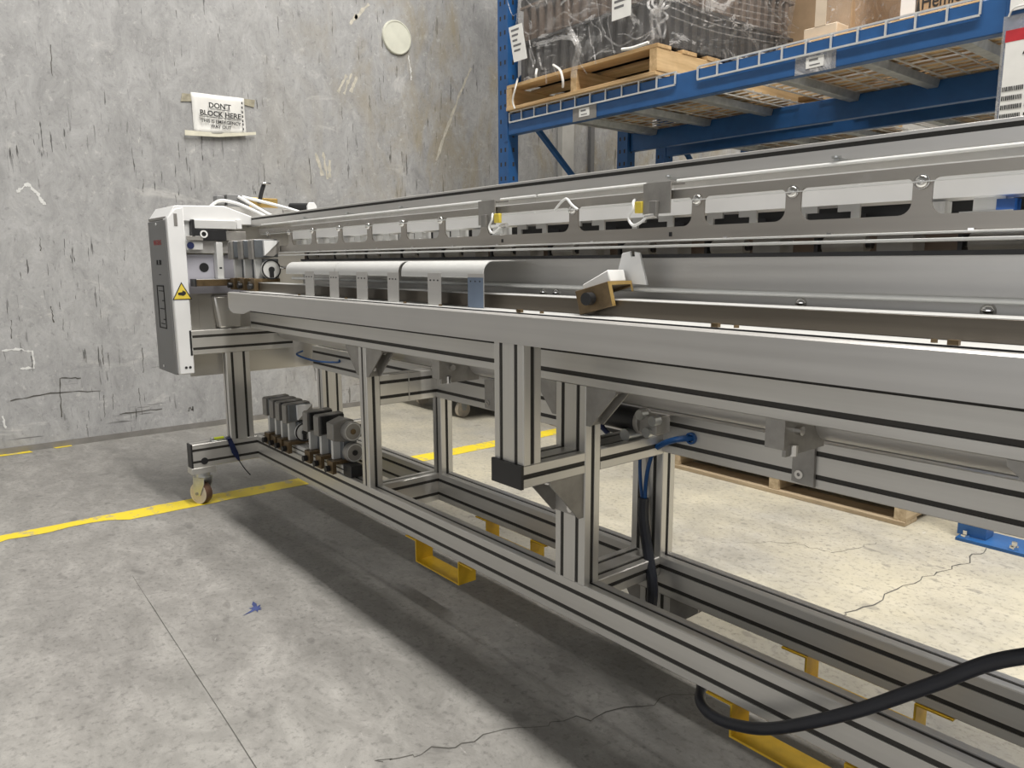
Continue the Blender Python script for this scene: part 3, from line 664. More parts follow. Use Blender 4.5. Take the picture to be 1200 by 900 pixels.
def cabinet():
    xr, xl = -2.871, -3.118; yf = 0.788; yb = 1.60
    # white shell: front return, side with the opening for the bar, top with a sloped front
    side = MB()
    xs0, xs1 = -2.924, -2.919
    shell = MB()
    shell.prism([(yf, 0.505), (0.842, 0.505), (0.842, 1.108), (0.812, 1.102), (0.783, 1.068)], 'x', xs0, xr)     # corner return
    shell.prism([(0.842, 0.945), (1.00, 0.945), (1.00, 1.108), (0.842, 1.108)], 'x', -2.905, -2.885)               # upper side panel
    sh = shell.build('shell', 'white', Mo, 0.004)
    t = MB().prism([(0.783, 1.068), (0.812, 1.112), (0.985, 1.118), (1.12, 1.072), (1.6, 1.072), (1.6, 1.05), (1.0, 1.05), (0.81, 1.06)], 'x', xl, xr-0.002)
    t.build('lid', 'white', sh, 0.003)
    box('back_wall', (xl, xl+0.006, yf+0.006, 1.6, 0.505, 1.06), 'white', Mo)
    box('grip_recess', (-2.8725, -2.8695, 0.806, 0.818, 1.040, 1.084), 'mgrey', sh, 0.001)
    # grey front door with print
    d = MB().box(xl, -2.893, 0.781, yf+0.006, 0.503, 1.062).build('front_door', 'dgrey', Mo, 0.002)
    box('door_rim', (xl, -2.893, 0.784, 0.80, 1.064, 1.074), 'mgrey', d, 0.001)
    MB().cyl((-3.005, 0.7815, 1.05), (-3.005, 0.779, 1.05), 0.005, 10).build('door_screw', 'wplas', d)
    MB().cyl((-3.045, 0.7815, 0.522), (-3.045, 0.779, 0.522), 0.005, 10).build('door_screw', 'wplas', d)
    text('lettering', 'MATERAS', 0.027, (-3.005, 0.7805, 0.975), (1, 0, 0), (0, 0, 1), 'redl', d, 0.0, sx=0.85)
    text('lettering', 'ML 380', 0.026, (-3.005, 0.7805, 0.903), (1, 0, 0), (0, 0, 1), 'ink', d, 0.0002, sx=0.8)
    box('lettering', (-3.012, -2.990, 0.7798, 0.7808, 0.866, 0.869), 'ink', d)
    h = MB()
    for (a, b2, c, e) in ((-3.055, -2.965, 0.823, 0.828), (-3.055, -2.965, 0.668, 0.672), (-3.055, -3.051, 0.670, 0.826), (-2.969, -2.965, 0.67, 0.826), (-3.03, -2.97, 0.806, 0.809), (-3.03, -2.97, 0.74, 0.743), (-3.03, -2.985, 0.684, 0.687), (-2.995, -2.965, 0.700, 0.704), (-2.995, -2.965, 0.770, 0.774)):
        h.box(a, b2, 0.7788, 0.7812, c, e)
    h.build('handle_recess', 'ink', d)
    # warning triangle
    cx, cz = 0.816, 0.808
    w = MB().prism([(cx-0.034, cz-0.030), (cx+0.034, cz-0.030), (cx, cz+0.034)], 'x', xr, xr+0.001).build('warning_sign', 'ink', Mo)
    MB().prism([(cx-0.0285, cz-0.0268), (cx+0.0285, cz-0.0268), (cx, cz+0.027)], 'x', xr+0.001, xr+0.0016).build('sign_field', 'ypl', w)
    MB().prism([(cx-0.014, cz-0.012), (cx+0.004, cz-0.016), (cx+0.013, cz-0.010), (cx+0.013, cz-0.002), (cx+0.002, cz+0.004), (cx+0.001, cz-0.002), (cx-0.014, cz-0.004)], 'x', xr+0.0016, xr+0.0022).build('hand_symbol', 'ink', w)
    m = MB()
    for y in (0.812, 0.826): m.cyl((xr-0.001, y, 0.530), (xr+0.001, y, 0.530), 0.005, 10)
    m.build('cover_screw', 'ink', sh)
    # stainless end plate
    pl = MB()
    pl.box(-2.932, -2.918, 0.842, 1.345, 0.488, 0.800); pl.box(-2.932, -2.918, 1.00, 1.345, 0.80, 1.05)
    pl.box(-2.905, -2.89, 0.96, 1.345, 0.80, 0.945) if False else None
    pl.build('end_plate', 'steel', Mo)
    MB().box(-2.9185, -2.9165, 0.885, 0.945, 0.665, 0.795).build('plate_strip', 'steel', Mo)
    MB().cyl((-2.918, 0.984, 0.735), (-2.86, 0.984, 0.735), 0.006, 10).build('plate_pin', 'zinc', Mo)
    MB().prism([(0.945, 0.664), (1.03, 0.664), (1.035, 0.79), (0.93, 0.79)], 'x', -2.9175, -2.880).build('cover_block', 'steel', Mo, 0.01)
    # recessed blued plate behind the opening, with its round hole
    lp = MB().box(-2.906, -2.898, 0.843, 1.06, 0.797, 0.940).build('inner_plate', 'lilac', Mo)
    MB().cyl((-2.8985, 0.908, 0.893), (-2.8965, 0.908, 0.893), 0.017, 20).build('plate_hole', 'black', lp)
    # side guard sheets under the lid
    MB().prism([(0.845, 0.945), (1.02, 0.945), (1.02, 1.005), (0.90, 1.010)], 'x', -2.884, -2.880).build('side_sheet', 'sheet', Mo)
    sw = box('switch_plate', (-2.8705, -2.867, 0.842, 0.90, 0.957, 0.988), 'silverw', Mo, 0.001)
    MB().cyl((-2.867, 0.856, 0.972), (-2.864, 0.856, 0.972), 0.0125, 18).build('key_switch', 'strap', sw)
    box('switch_bar', (-2.868, -2.858, 0.843, 0.900, 0.990, 1.006), 'gus', Mo, 0.001)
    # short cross beam with black end on top of the sensor box
    cb = MB().box(-2.90, -2.858, 0.872, 1.024, 1.033, 1.063).build('cross_beam', 'silverw', Mo, 0.001)
    box('end_cap', (-2.901, -2.857, 0.862, 0.872, 1.005, 1.064), 'black', cb)
    box('sensor_box', (-2.90, -2.860, 0.872, 0.985, 0.990, 1.031), 'black', Mo, 0.002)
    MB().ring((-2.858, 0.903, 1.013), (1, 0, 0), 0.0135, 0.0085, 0.004, 20).build('sensor_ring', 'wplas', Mo)
    box('sensor_body', (-2.90, -2.865, 0.985, 1.06, 0.990, 1.026), 'gus', Mo, 0.002)
    box('beam_spacer', (-2.90, -2.862, 1.026, 1.045, 1.035, 1.068), 'white', Mo, 0.001)
    # stripper head blocks beside the opening
    MB().box(-2.898, -2.86, 0.945, 0.968, 0.852, 0.985).build('side_block', 'silverw', Mo, 0.001)
    box('block_slot', (-2.8605, -2.8595, 0.952, 0.961, 0.888, 0.894), 'ink', Mo)
    # equipment and tubes on the lid
    e = MB().box(-2.99, -2.93, 1.02, 1.105, 1.118, 1.166).box(-2.985, -2.94, 0.985, 1.015, 1.125, 1.16).build('valve_block', 'dgrey', Mo, 0.003)
    MB().box(-3.02, -2.97, 1.115, 1.235, 1.125, 1.162).build('brass_block', 'brass', Mo, 0.003)
    MB().box(-3.02, -2.93, 0.985, 1.24, 1.072, 1.122).build('valve_base', 'sheet', Mo)
    MB().tube([(-2.96, 1.155, 1.14), (-2.96, 1.165, 1.18), (-2.96, 1.178, 1.215)], 0.008, 10).build('lever', 'black', Mo)
    MB().box(-2.975, -2.945, 1.168, 1.20, 1.212, 1.220).build('lever_head', 'chrome', Mo, 0.002)
    cy = MB().cyl((-3.0, 1.30, 1.13), (-2.93, 1.355, 1.128), 0.020, 16).build('air_cylinder', 'black', Mo)
    MB().prism([(1.335, 1.075), (1.375, 1.075), (1.375, 1.135), (1.365, 1.150), (1.345, 1.150), (1.335, 1.135)], 'x', -2.93, -2.915).build('cylinder_clevis', 'white', cy, 0.002)
    box('valve_box', (-2.96, -2.92, 1.235, 1.29, 1.07, 1.118), 'gus', Mo, 0.002)
    for pts in ([(-2.93, 0.945, 1.105), (-2.92, 0.985, 1.138), (-2.90, 1.04, 1.132), (-2.87, 1.10, 1.103), (-2.84, 1.13, 1.082)],
                [(-2.925, 1.06, 1.158), (-2.90, 1.11, 1.125), (-2.87, 1.15, 1.095), (-2.84, 1.17, 1.082)],
                [(-2.925, 1.075, 1.158), (-2.89, 1.17, 1.135), (-2.86, 1.25, 1.112), (-2.82, 1.33, 1.082)]):
        MB().tube(pts, 0.006, 10).build('air_tube', 'wplas', Mo)
    MB().box(-2.95, -2.88, 1.345, 1.50, 1.072, 1.105).build('rear_housing', 'white', Mo, 0.01)
cabinet()

def hoses():
    for hx, hy in ((-0.976, 1.306),):
        h = MB().ring((hx, 1.303, 0.531), (0, 1, 0), 0.013, 0.009, 0.008, 20).build('hose_grommet', 'blueh', Mo)
        MB().tube([(hx+0.002, 1.31, 0.531), (hx-0.02, 1.288, 0.528), (hx-0.05, 1.282, 0.516), (hx-0.078, 1.286, 0.500)], 0.0068, 10).build('air_hose', 'blueh', Mo)
        MB().tube([(hx-0.074, 1.288, 0.503), (hx-0.094, 1.288, 0.478), (hx-0.106, 1.288, 0.44), (hx-0.112, 1.289, 0.40), (hx-0.112, 1.289, 0.36)], 0.0046, 8).build('air_hose', 'blueh', Mo)
        MB().tube([(hx-0.074, 1.285, 0.502), (hx-0.10, 1.282, 0.493), (hx-0.126, 1.288, 0.482), (hx-0.133, 1.292, 0.45), (hx-0.128, 1.291, 0.40), (hx-0.118, 1.289, 0.36)], 0.0042, 8).build('air_hose', 'blueh', Mo)
    MB().tube([(-1.092, 1.288, 0.372), (-1.088, 1.284, 0.32), (-1.068, 1.28, 0.25), (-1.035, 1.26, 0.17), (-1.03, 1.235, 0.08)], 0.0125, 10).build('hose_sleeve', 'hosek', Mo)
    MB().tube([(-1.215, 1.303, 0.53), (-1.205, 1.27, 0.545), (-1.19, 1.25, 0.53), (-1.17, 1.25, 0.515)], 0.006, 8).build('air_hose', 'strap', Mo)
    MB().tube([(-2.84, 1.25, 0.56), (-2.80, 1.21, 0.552), (-2.70, 1.24, 0.535), (-2.63, 1.296, 0.532), (-2.63, 1.305, 0.54)], 0.004, 8).build('air_hose', 'blueh', Mo)
hoses()

# ================================================================== loose things on the machine
GC = 'pressure roller clamps'
def make_clamp(loc, label, flag=False, roll='none', dark=False):
    x, y, z = loc     # centre of the bar top
    t = thing('roller_clamp', loc, label, 'clamp', GC)
    b = MB().box(x-0.020, x+0.020, y-0.052, y-0.038, z-0.028, z+0.014).box(x-0.020, x+0.020, y-0.038, y+0.04, z+0.002, z+0.014)
    br = b.build('bracket', 'bronze', t, 0.001)
    MB().cyl((x-0.004, y-0.052, z-0.012), (x-0.004, y-0.066, z-0.012), 0.010, 14).build('clamp_knob', 'black', br)
    MB().box(x-0.018, x-0.004, y-0.036, y-0.010, z+0.014, z+0.082).build('spine', 'silverw', t, 0.001)
    MB().box(x-0.013, x+0.018, y-0.010, y+0.038, z+0.014, z+0.082).build('body', 'sgrey', t, 0.001)
    if roll == 'double':
        m = MB().prism([(y-0.045, z+0.080), (y-0.005, z+0.072), (y+0.03, z+0.080), (y+0.03, z+0.140), (y+0.0, z+0.150), (y-0.045, z+0.135)], 'x', x-0.028, x+0.020)
        m.build('head', 'mgrey', t, 0.003)
        for dz, dy in ((0.108, 0.012), (0.038, 0.016)):
            r = MB().cyl((x+0.020, y+dy, z+dz), (x+0.045, y+dy, z+dz), 0.032, 28).build('roller', 'gus', t, 0.002)
            MB().ring((x+0.045, y+dy, z+dz), (1, 0, 0), 0.029, 0.026, 0.002, 24).build('roller_rim', 'silverw', r)
            MB().cyl((x+0.0452, y+dy, z+dz), (x+0.0475, y+dy, z+dz), 0.009, 14).build('roller_hub', 'bronze' if dz > 0.1 else 'black', r)
    else:
        m = MB().prism([(y-0.052, z+0.080), (y+0.04, z+0.088), (y+0.04, z+0.150), (y-0.046, z+0.148), (y-0.052, z+0.143)], 'x', x-0.024, x+0.012)
        m.build('head', 'mgrey', t, 0.0015)
        MB().box(x+0.0125, x+0.019, y-0.044, y+0.038, z+0.087, z+0.146).build('cheek', 'black' if dark else 'sgrey', t, 0.001)
        if flag:
            MB().prism([(y-0.017, z+0.144), (y+0.040, z+0.144), (y-0.016, z+0.092)], 'x', x+0.021, x+0.034).build('wedge_plate', 'white', t)
            MB().prism([(y+0.040, z+0.144), (y+0.041, z+0.108), (y+0.016, z+0.090), (y-0.016, z+0.092)], 'x', x+0.021, x+0.030).build('wedge_plate', 'gus', t)
        if roll == 'single':
            r = MB().cyl((x+0.020, y+0.006, z+0.045), (x+0.030, y+0.006, z+0.045), 0.033, 28).build('roller', 'silverw', t)
            MB().ring((x+0.0305, y+0.006, z+0.045), (1, 0, 0), 0.034, 0.0295, 0.003, 28).build('roller_rim', 'black', r)
            MB().cyl((x+0.030, y+0.006, z+0.045), (x+0.036, y+0.006, z+0.045), 0.010, 14).box(x+0.030, x+0.035, y-0.001, y+0.013, z+0.018, z+0.045).build('roller_hub', 'black', r)
    return t
def clamps():
    # spare bar lying on the base rail
    t = thing('spare_bar', (-2.5, 1.082, 0.237), 'square steel bar lying on the lower rail under the stored clamps', 'bar')
    MB().box(-2.80, -2.145, 1.066, 1.104, 0.2372, 0.2660).build('bar', 'silverw', t, 0.001)
    MB().box(-2.80, -2.145, 1.0655, 1.066, 0.250, 0.254).build('groove', 'slot', t)
    box('end_cap', (-2.145, -2.090, 1.062, 1.108, 0.2372, 0.274), 'black', t, 0.002)
    y, z = 1.085, 0.267
    spec = [(-2.705, 'farthest stored clamp, on the lower rail beside the end leg', dict()),
            (-2.642, 'second stored clamp from the end leg on the lower rail', dict(dark=True)),
            (-2.587, 'third stored clamp from the end leg on the lower rail', dict(dark=True)),
            (-2.525, 'stored clamp with pale wedge and single roller, fourth from the end leg', dict(flag=True, roll='single')),
            (-2.350, 'stored dark clamp just past the wedge clamp on the lower rail', dict(dark=True)),
            (-2.265, 'stored dark clamp right behind the double roller clamp on lower rail', dict(dark=True)),
            (-2.180, 'grey clamp with two stacked rollers at the near end of the lower rail row', dict(roll='double'))]
    for x, l, k in spec: make_clamp((x, y, z), l, **k)
    y, z = 1.022, 0.841
    for x, l, k in [(-2.79, 'clamp on the upper bar nearest the white cabinet', dict()),
                    (-2.69, 'middle clamp of the three on the upper bar by the white cabinet', dict()),
                    (-2.59, 'clamp on the upper bar with white triangular wedge and round roller', dict(flag=True, roll='single'))]:
        make_clamp((x, y, z), l, **k)
    # the tilted bracket clamp in the middle of the bar
    px, py, pz = -0.945, 1.0, 0.8425
    t = thing('bracket_clamp', (px, py, pz), 'brown bracket clamp with upright white plate sitting tilted on the steel bar', 'clamp')
    rot = Matrix.Rotation(R(8), 4, 'Z') @ Matrix.Rotation(R(-15), 4, 'Y')
    def rb(m):
        m.v = [tuple(rot @ Vector(v)+Vector((px, py, pz))) for v in m.v]; return m
    br = rb(MB().box(-0.042, 0.032, -0.034, -0.024, -0.020, 0.024).box(-0.042, 0.032, -0.024, 0.040, 0.0165, 0.024).box(-0.042, 0.032, 0.034, 0.040, 0.012, 0.0165)).build('bracket', 'bronze', t, 0.001)
    rb(MB().box(0.032, 0.0325, -0.034, -0.024, -0.020, 0.024).box(0.032, 0.0325, -0.024, 0.040, 0.0175, 0.024).box(0.032, 0.0325, 0.034, 0.040, 0.004, 0.0175)).build('cut_edge', 'brass', br)
    rb(MB().cyl((-0.010, -0.034, 0.003), (-0.010, -0.050, 0.003), 0.0115, 16)).build('clamp_knob', 'black', br)
    rb(MB().prism([(-0.034, 0.024), (0.028, 0.024), (0.028, 0.046), (-0.034, 0.034)], 'y', -0.020, 0.030)).build('wedge_block', 'wplas', t, 0.002)
    rb(MB().prism([(-0.004, 0.030), (0.062, 0.008), (0.060, 0.068), (0.050, 0.073), (0.049, 0.064), (0.041, 0.066), (0.042, 0.076), (0.024, 0.077)], 'y', 0.0402, 0.0462)).build('white_plate', 'white', t, 0.001)
clamps()

def covers():
    spec = [(-2.272, -1.940, ((-2.131, -2.072), (-1.970, -1.915)), 'farthest of three curved pale metal covers standing on the table, nearest the cabinet', 'sheet'),
            (-1.937, -1.601, ((-1.811, -1.753), (-1.650, -1.597)), 'middle one of three curved pale metal covers standing on the table', 'sheet'),
            (-1.585, -1.259, ((-1.468, -1.414), (-1.312, -1.256)), 'nearest curved pale metal cover, its last leg faced in blue film', 'sheet')]
    for i, (x0, x1, legs, lab, mt) in enumerate(spec):
        t = thing('curved_cover', ((x0+x1)/2, 0.96, 0.8125), lab, 'cover', 'curved metal covers')
        r = 0.026; P = [(0.9585, 0.876)]; c = (0.9585+r, 0.911-r)
        for k in range(9):
            a = math.pi-k/8*math.pi/2; P.append((c[0]+r*math.cos(a), c[1]+r*math.sin(a)))
        P.append((1.076, 0.9125))
        Q = [(p[0]+0.0012, p[1]-0.0012) for p in P][::-1]
        MB().prism(P+Q, 'x', x0, x1).build('sheet', 'silverw', t, smooth_=40)
        for k, (a, b) in enumerate(legs):
            last = (i == 2 and k == 1)
            lg = MB().box(a, b, 0.9570, 0.9584, 0.8125, 0.884).build('leg', 'sheet', t)
            if last:
                MB().box(a+0.001, b-0.001, 0.9563, 0.957, 0.8125, 0.876).build('protective_film', plain('blue_film', (0.17, 0.22, 0.30), 0.35, 0.2, 0.1, 10), lg)
            m = MB()
            for j in range(3): m.cyl((a+0.012+j*(b-a-0.024)/2, 0.957, 0.868), (a+0.012+j*(b-a-0.024)/2, 0.9555, 0.868), 0.0018, 6)
            m.build('rivet', 'ink', lg)
        if i == 0: MB().cyl((-2.50, 1.04, 0.893), (-2.24, 1.04, 0.893), 0.006, 10).build('shaft', 'chrome', t)
covers()

def small_things():
    # spirit level on the foot
    t = thing('spirit_level', (-2.893, 0.92, 0.238), 'small spirit level with lime vial lying on the end foot', 'level')
    MB().box(-2.902, -2.880, 0.888, 0.898, 0.238, 0.250).box(-2.902, -2.880, 0.935, 0.945, 0.238, 0.250).box(-2.904, -2.878, 0.886, 0.947, 0.2375, 0.240).build('level_frame', 'zinc', t, 0.001)
    MB().cyl((-2.889, 0.898, 0.246), (-2.889, 0.935, 0.246), 0.0055, 12).build('vial', 'lime', t)
    # navy strap hanging over the foot
    t = thing('tie_strap', (-2.868, 0.95, 0.20), 'navy strap hanging down over the end foot beside the leg', 'strap')
    MB().prism([(0.942, 0.241), (0.958, 0.241), (0.979, 0.185), (0.985, 0.150), (0.978, 0.150), (0.956, 0.185)], 'x', -2.8695, -2.866).box(-2.915, -2.866, 0.942, 0.957, 0.2375, 0.242).build('webbing', 'strap', t)
    MB().tube([(-2.867, 0.980, 0.153), (-2.862, 0.998, 0.118), (-2.858, 1.018, 0.088)], 0.0022, 6).build('strap_tail', 'black', t)
    # thick cable hanging in front
    o = MB().tube([(-1.026, 1.225, 0.085), (-0.95, 1.20, 0.115), (-0.85, 1.165, 0.122), (-0.79, 1.112, 0.118), (-0.755, 1.062, 0.118), (-0.712, 1.034, 0.124), (-0.655, 1.02, 0.139), (-0.57, 1.0, 0.185), (-0.452, 0.99, 0.274), (-0.35, 0.99, 0.364), (-0.262, 0.99, 0.440), (-0.1, 1.0, 0.52), (0.15, 1.03, 0.62), (0.4, 1.052, 0.70)], 0.0098, 14, 10).build('power_cable', 'hosek', None, origin=(-0.6, 1.03, 0.13))
    tag(o, 'thick black cable sagging in front of the lower rails at right', 'cable')
small_things()

# ================================================================== pallets, racks and stock
def pallet(x0, x1, y0, y1, z0, label, old=False, group='wooden pallets'):
    t = thing('wooden_pallet', ((x0+x1)/2, (y0+y1)/2, z0), label, 'pallet', group)
    wx, wy = ('woodg', 'woodgy') if old else ('wood', 'woody'); j = lambda a=0.004: random.uniform(-a, a)
    for i in range(7):
        w = 0.10; a = y0+(y1-y0-w)*i/6; MB().box(x0+j(), x1+j(), a+j(), a+w+j(), z0+0.112, z0+0.130+j(0.001)).build('deck_board', wx, t, 0.002)
    for i in range(3):
        w = 0.042; a = x0+(x1-x0-w)*i/2; MB().box(a, a+w, y0+0.004, y1-0.004, z0+0.017, z0+0.112).build('stringer', wy, t, 0.002)
    for i in range(4):
        w = 0.10; a = y0+(y1-y0-w)*i/3; MB().box(x0+j(), x1+j(), a, a+w, z0, z0+0.017).build('bottom_board', wx, t, 0.002)
    return t

XL, XRr, YF, YB = -3.345, -0.905, 2.66, 3.68
ZB0, ZB1 = 1.583, 1.693
def upright(x0, y, parent):
    w, d, top = 0.085, 0.07, 4.2
    m = MB()
    m.box(x0, x0+w, y, y+0.004, 0.012, top); m.box(x0, x0+0.004, y+0.004, y+d, 0.012, top); m.box(x0+w-0.004, x0+w, y+0.004, y+d, 0.012, top)
    u = m.build('upright', 'rack', parent)
    h = MB(); z = 0.15
    while z < 2.6:
        for xx in (x0+0.018, x0+w-0.030): h.box(xx, xx+0.012, y-0.0006, y+0.001, z, z+0.022)
        h.box(x0+w-0.0005, x0+w+0.0008, y+0.03, y+0.042, z, z+0.022)
        z += 0.075
    h.build('slot_hole', 'slot', u, kind='stuff')
    b = MB().box(x0+0.008, x0+w+0.13, y-0.035, y+d+0.035, 0.0, 0.010).build('base_plate', 'rack', u)
    for bx, by in ((x0+0.03, y-0.014), (x0+w+0.085, y-0.014)):
        MB().cyl((bx, by, 0.010), (bx, by, 0.034), 0.008, 8).cyl((bx, by, 0.010), (bx, by, 0.02), 0.014, 6).build('anchor_bolt', 'chrome', u)
def rack(dy, label, front_tags=True):
    t = thing('pallet_rack', ((XL+XRr)/2, YF+dy, 0), label, 'rack')
    for x in (XL, XRr):
        upright(x, YF+dy, t); upright(x, YB-0.07+dy, t)
        n = 0
        for z in (0.25, 1.05, 1.85, 2.65, 3.45):
            a, b = (YF+0.07+dy, YB-0.07+dy); 
            if n % 2: a, b = b, a
            MB().tube([(x+0.04, a, z), (x+0.04, b, z+0.75)], 0.018, 4, 1).build('brace', 'rack', t); n += 1
    for lv in (ZB0, 3.6):
        for y in (YF+dy, YB-0.045+dy):
            s = lv-ZB0
            m = MB().prism([(y, lv), (y, lv+0.106), (y+0.030, lv+0.106), (y+0.030, lv+0.074), (y+0.045, lv+0.074), (y+0.045, lv)], 'x', XL+0.085, XRr)
            b = m.build('beam', 'rack', t, 0.003)
            for xa, xb in ((XL+0.06, XL+0.085), (XRr, XRr+0.06)):
                MB().box(xa, xb, y-0.004, y+0.0, lv-0.03, lv+0.15).build('beam_plate', 'rack', b)
    return t
def wire_deck(x0, x1, y0, y1, z, label):
    t = thing('wire_deck', ((x0+x1)/2, y0, z), label, 'wire deck', 'galvanised wire decks')
    m = MB(); r = 0.0030; n = int((x1-x0)/0.094)
    for i in range(n+1):
        x = x0+(x1-x0)*i/n
        m.box(x-r, x+r, y0-0.010, y1, z, z+2*r); m.box(x-r, x+r, y0-0.010, y0-0.004, z-0.042, z)
    k = int((y1-y0)/0.062)
    for i in range(k+1):
        y = y0+(y1-y0)*i/k; m.box(x0, x1, y-r, y+r, z+2*r, z+4*r)
    m.box(x0, x1, y0-0.011, y0-0.004, z-0.048, z-0.041)
    m.build('wire_mesh', 'wire', t, kind='stuff')
    for i in range(3):
        x = x0+0.17+(x1-x0-0.34)*i/2
        MB().prism([(x-0.03, z-0.001), (x+0.03, z-0.001), (x+0.022, z-0.034), (x-0.022, z-0.034)], 'y', y0+0.050, y1-0.050).build('support_channel', 'galv', t, 0.002)
    return t
def racks():
    rk = rack(0, 'blue steel pallet rack bay standing behind the machine, loads on its first beam level')
    rack(1.32, 'second blue pallet rack row standing back to back behind the first')
    for (a, b, nm) in ((-2.757, -2.600, 'left'), (-1.585, -1.430, 'right')):
        h = MB().box(a, b, YF-0.004, YF-0.0005, ZB0-0.002, ZB0+0.066).build('label_holder', 'mgrey' if nm == 'left' else 'pocket', rk)
        c = (a+b)/2; MB().box(c-0.034, c+0.034, YF-0.0055, YF-0.0042, ZB0+0.014, ZB0+0.052).build('label_card', 'paper', h)
        MB().box(c-0.022, c+0.012, YF-0.0062, YF-0.0055, ZB0+0.038, ZB0+0.045).box(c-0.02, c+0.020, YF-0.0062, YF-0.0055, ZB0+0.022, ZB0+0.026).build('label_print', 'inkg', h)
    zd = ZB1-0.003
    wire_deck(-3.24, -2.135, YF, YB, zd, 'wire deck under the wrapped dark load on the first rack')
    wire_deck(-2.02, -0.975, YF, YB, zd, 'wire deck under the cartons on the first rack')
    wire_deck(-3.24, -2.135, YF+1.32, YB+1.32, zd, 'left wire deck on the second rack row')
    wire_deck(-2.02, -0.975, YF+1.32, YB+1.32, zd, 'right wire deck on the second rack row')
racks()

def film_shell(x0, x1, y0, y1, z0, z1, amp, seed, parent, mat='film', name='stretch_film', bulge=0.03, taper=0.07):
    # rounded wrapped block: rings of points around the load, pulled in at the foot
    rnd = random.Random(seed); n, k = 96, 26; vs = []; fs = []
    cx, cy, hx, hy = (x0+x1)/2, (y0+y1)/2, (x1-x0)/2, (y1-y0)/2
    ph = [rnd.uniform(0, 6.28) for _ in range(8)]
    for j in range(k+1):
        b = j/k; z = z0+(z1-z0)*b
        for i in range(n):
            a = 2*math.pi*(i+0.5)/n; c, s = math.cos(a), math.sin(a); q = max(abs(c), abs(s)); e = 0.12
            ux, uy = c/(abs(c)**6+abs(s)**6)**(1/6), s/(abs(c)**6+abs(s)**6)**(1/6)
            d = amp*(math.sin(5*a+ph[0]+6*b)+0.7*math.sin(11*a-9*b+ph[1])+0.5*math.sin(23*a+17*b+ph[2])+rnd.uniform(-0.5, 0.5))
            pull = 1-taper*max(0, 1-b*4.5)**1.5+bulge*math.sin(b*math.pi)
            vs.append((cx+ux*(hx*pull+d), cy+uy*(hy*pull+d), z+(0.01*rnd.uniform(-1, 1) if 0 < j < k else 0)))
    for j in range(k):
        for i in range(n): fs.append((j*n+i, j*n+(i+1) % n, (j+1)*n+(i+1) % n, (j+1)*n+i))
    fs.append(tuple(range(k*n, (k+1)*n)))
    return MB().add(vs, fs).build(name, mat, parent, smooth_=60)
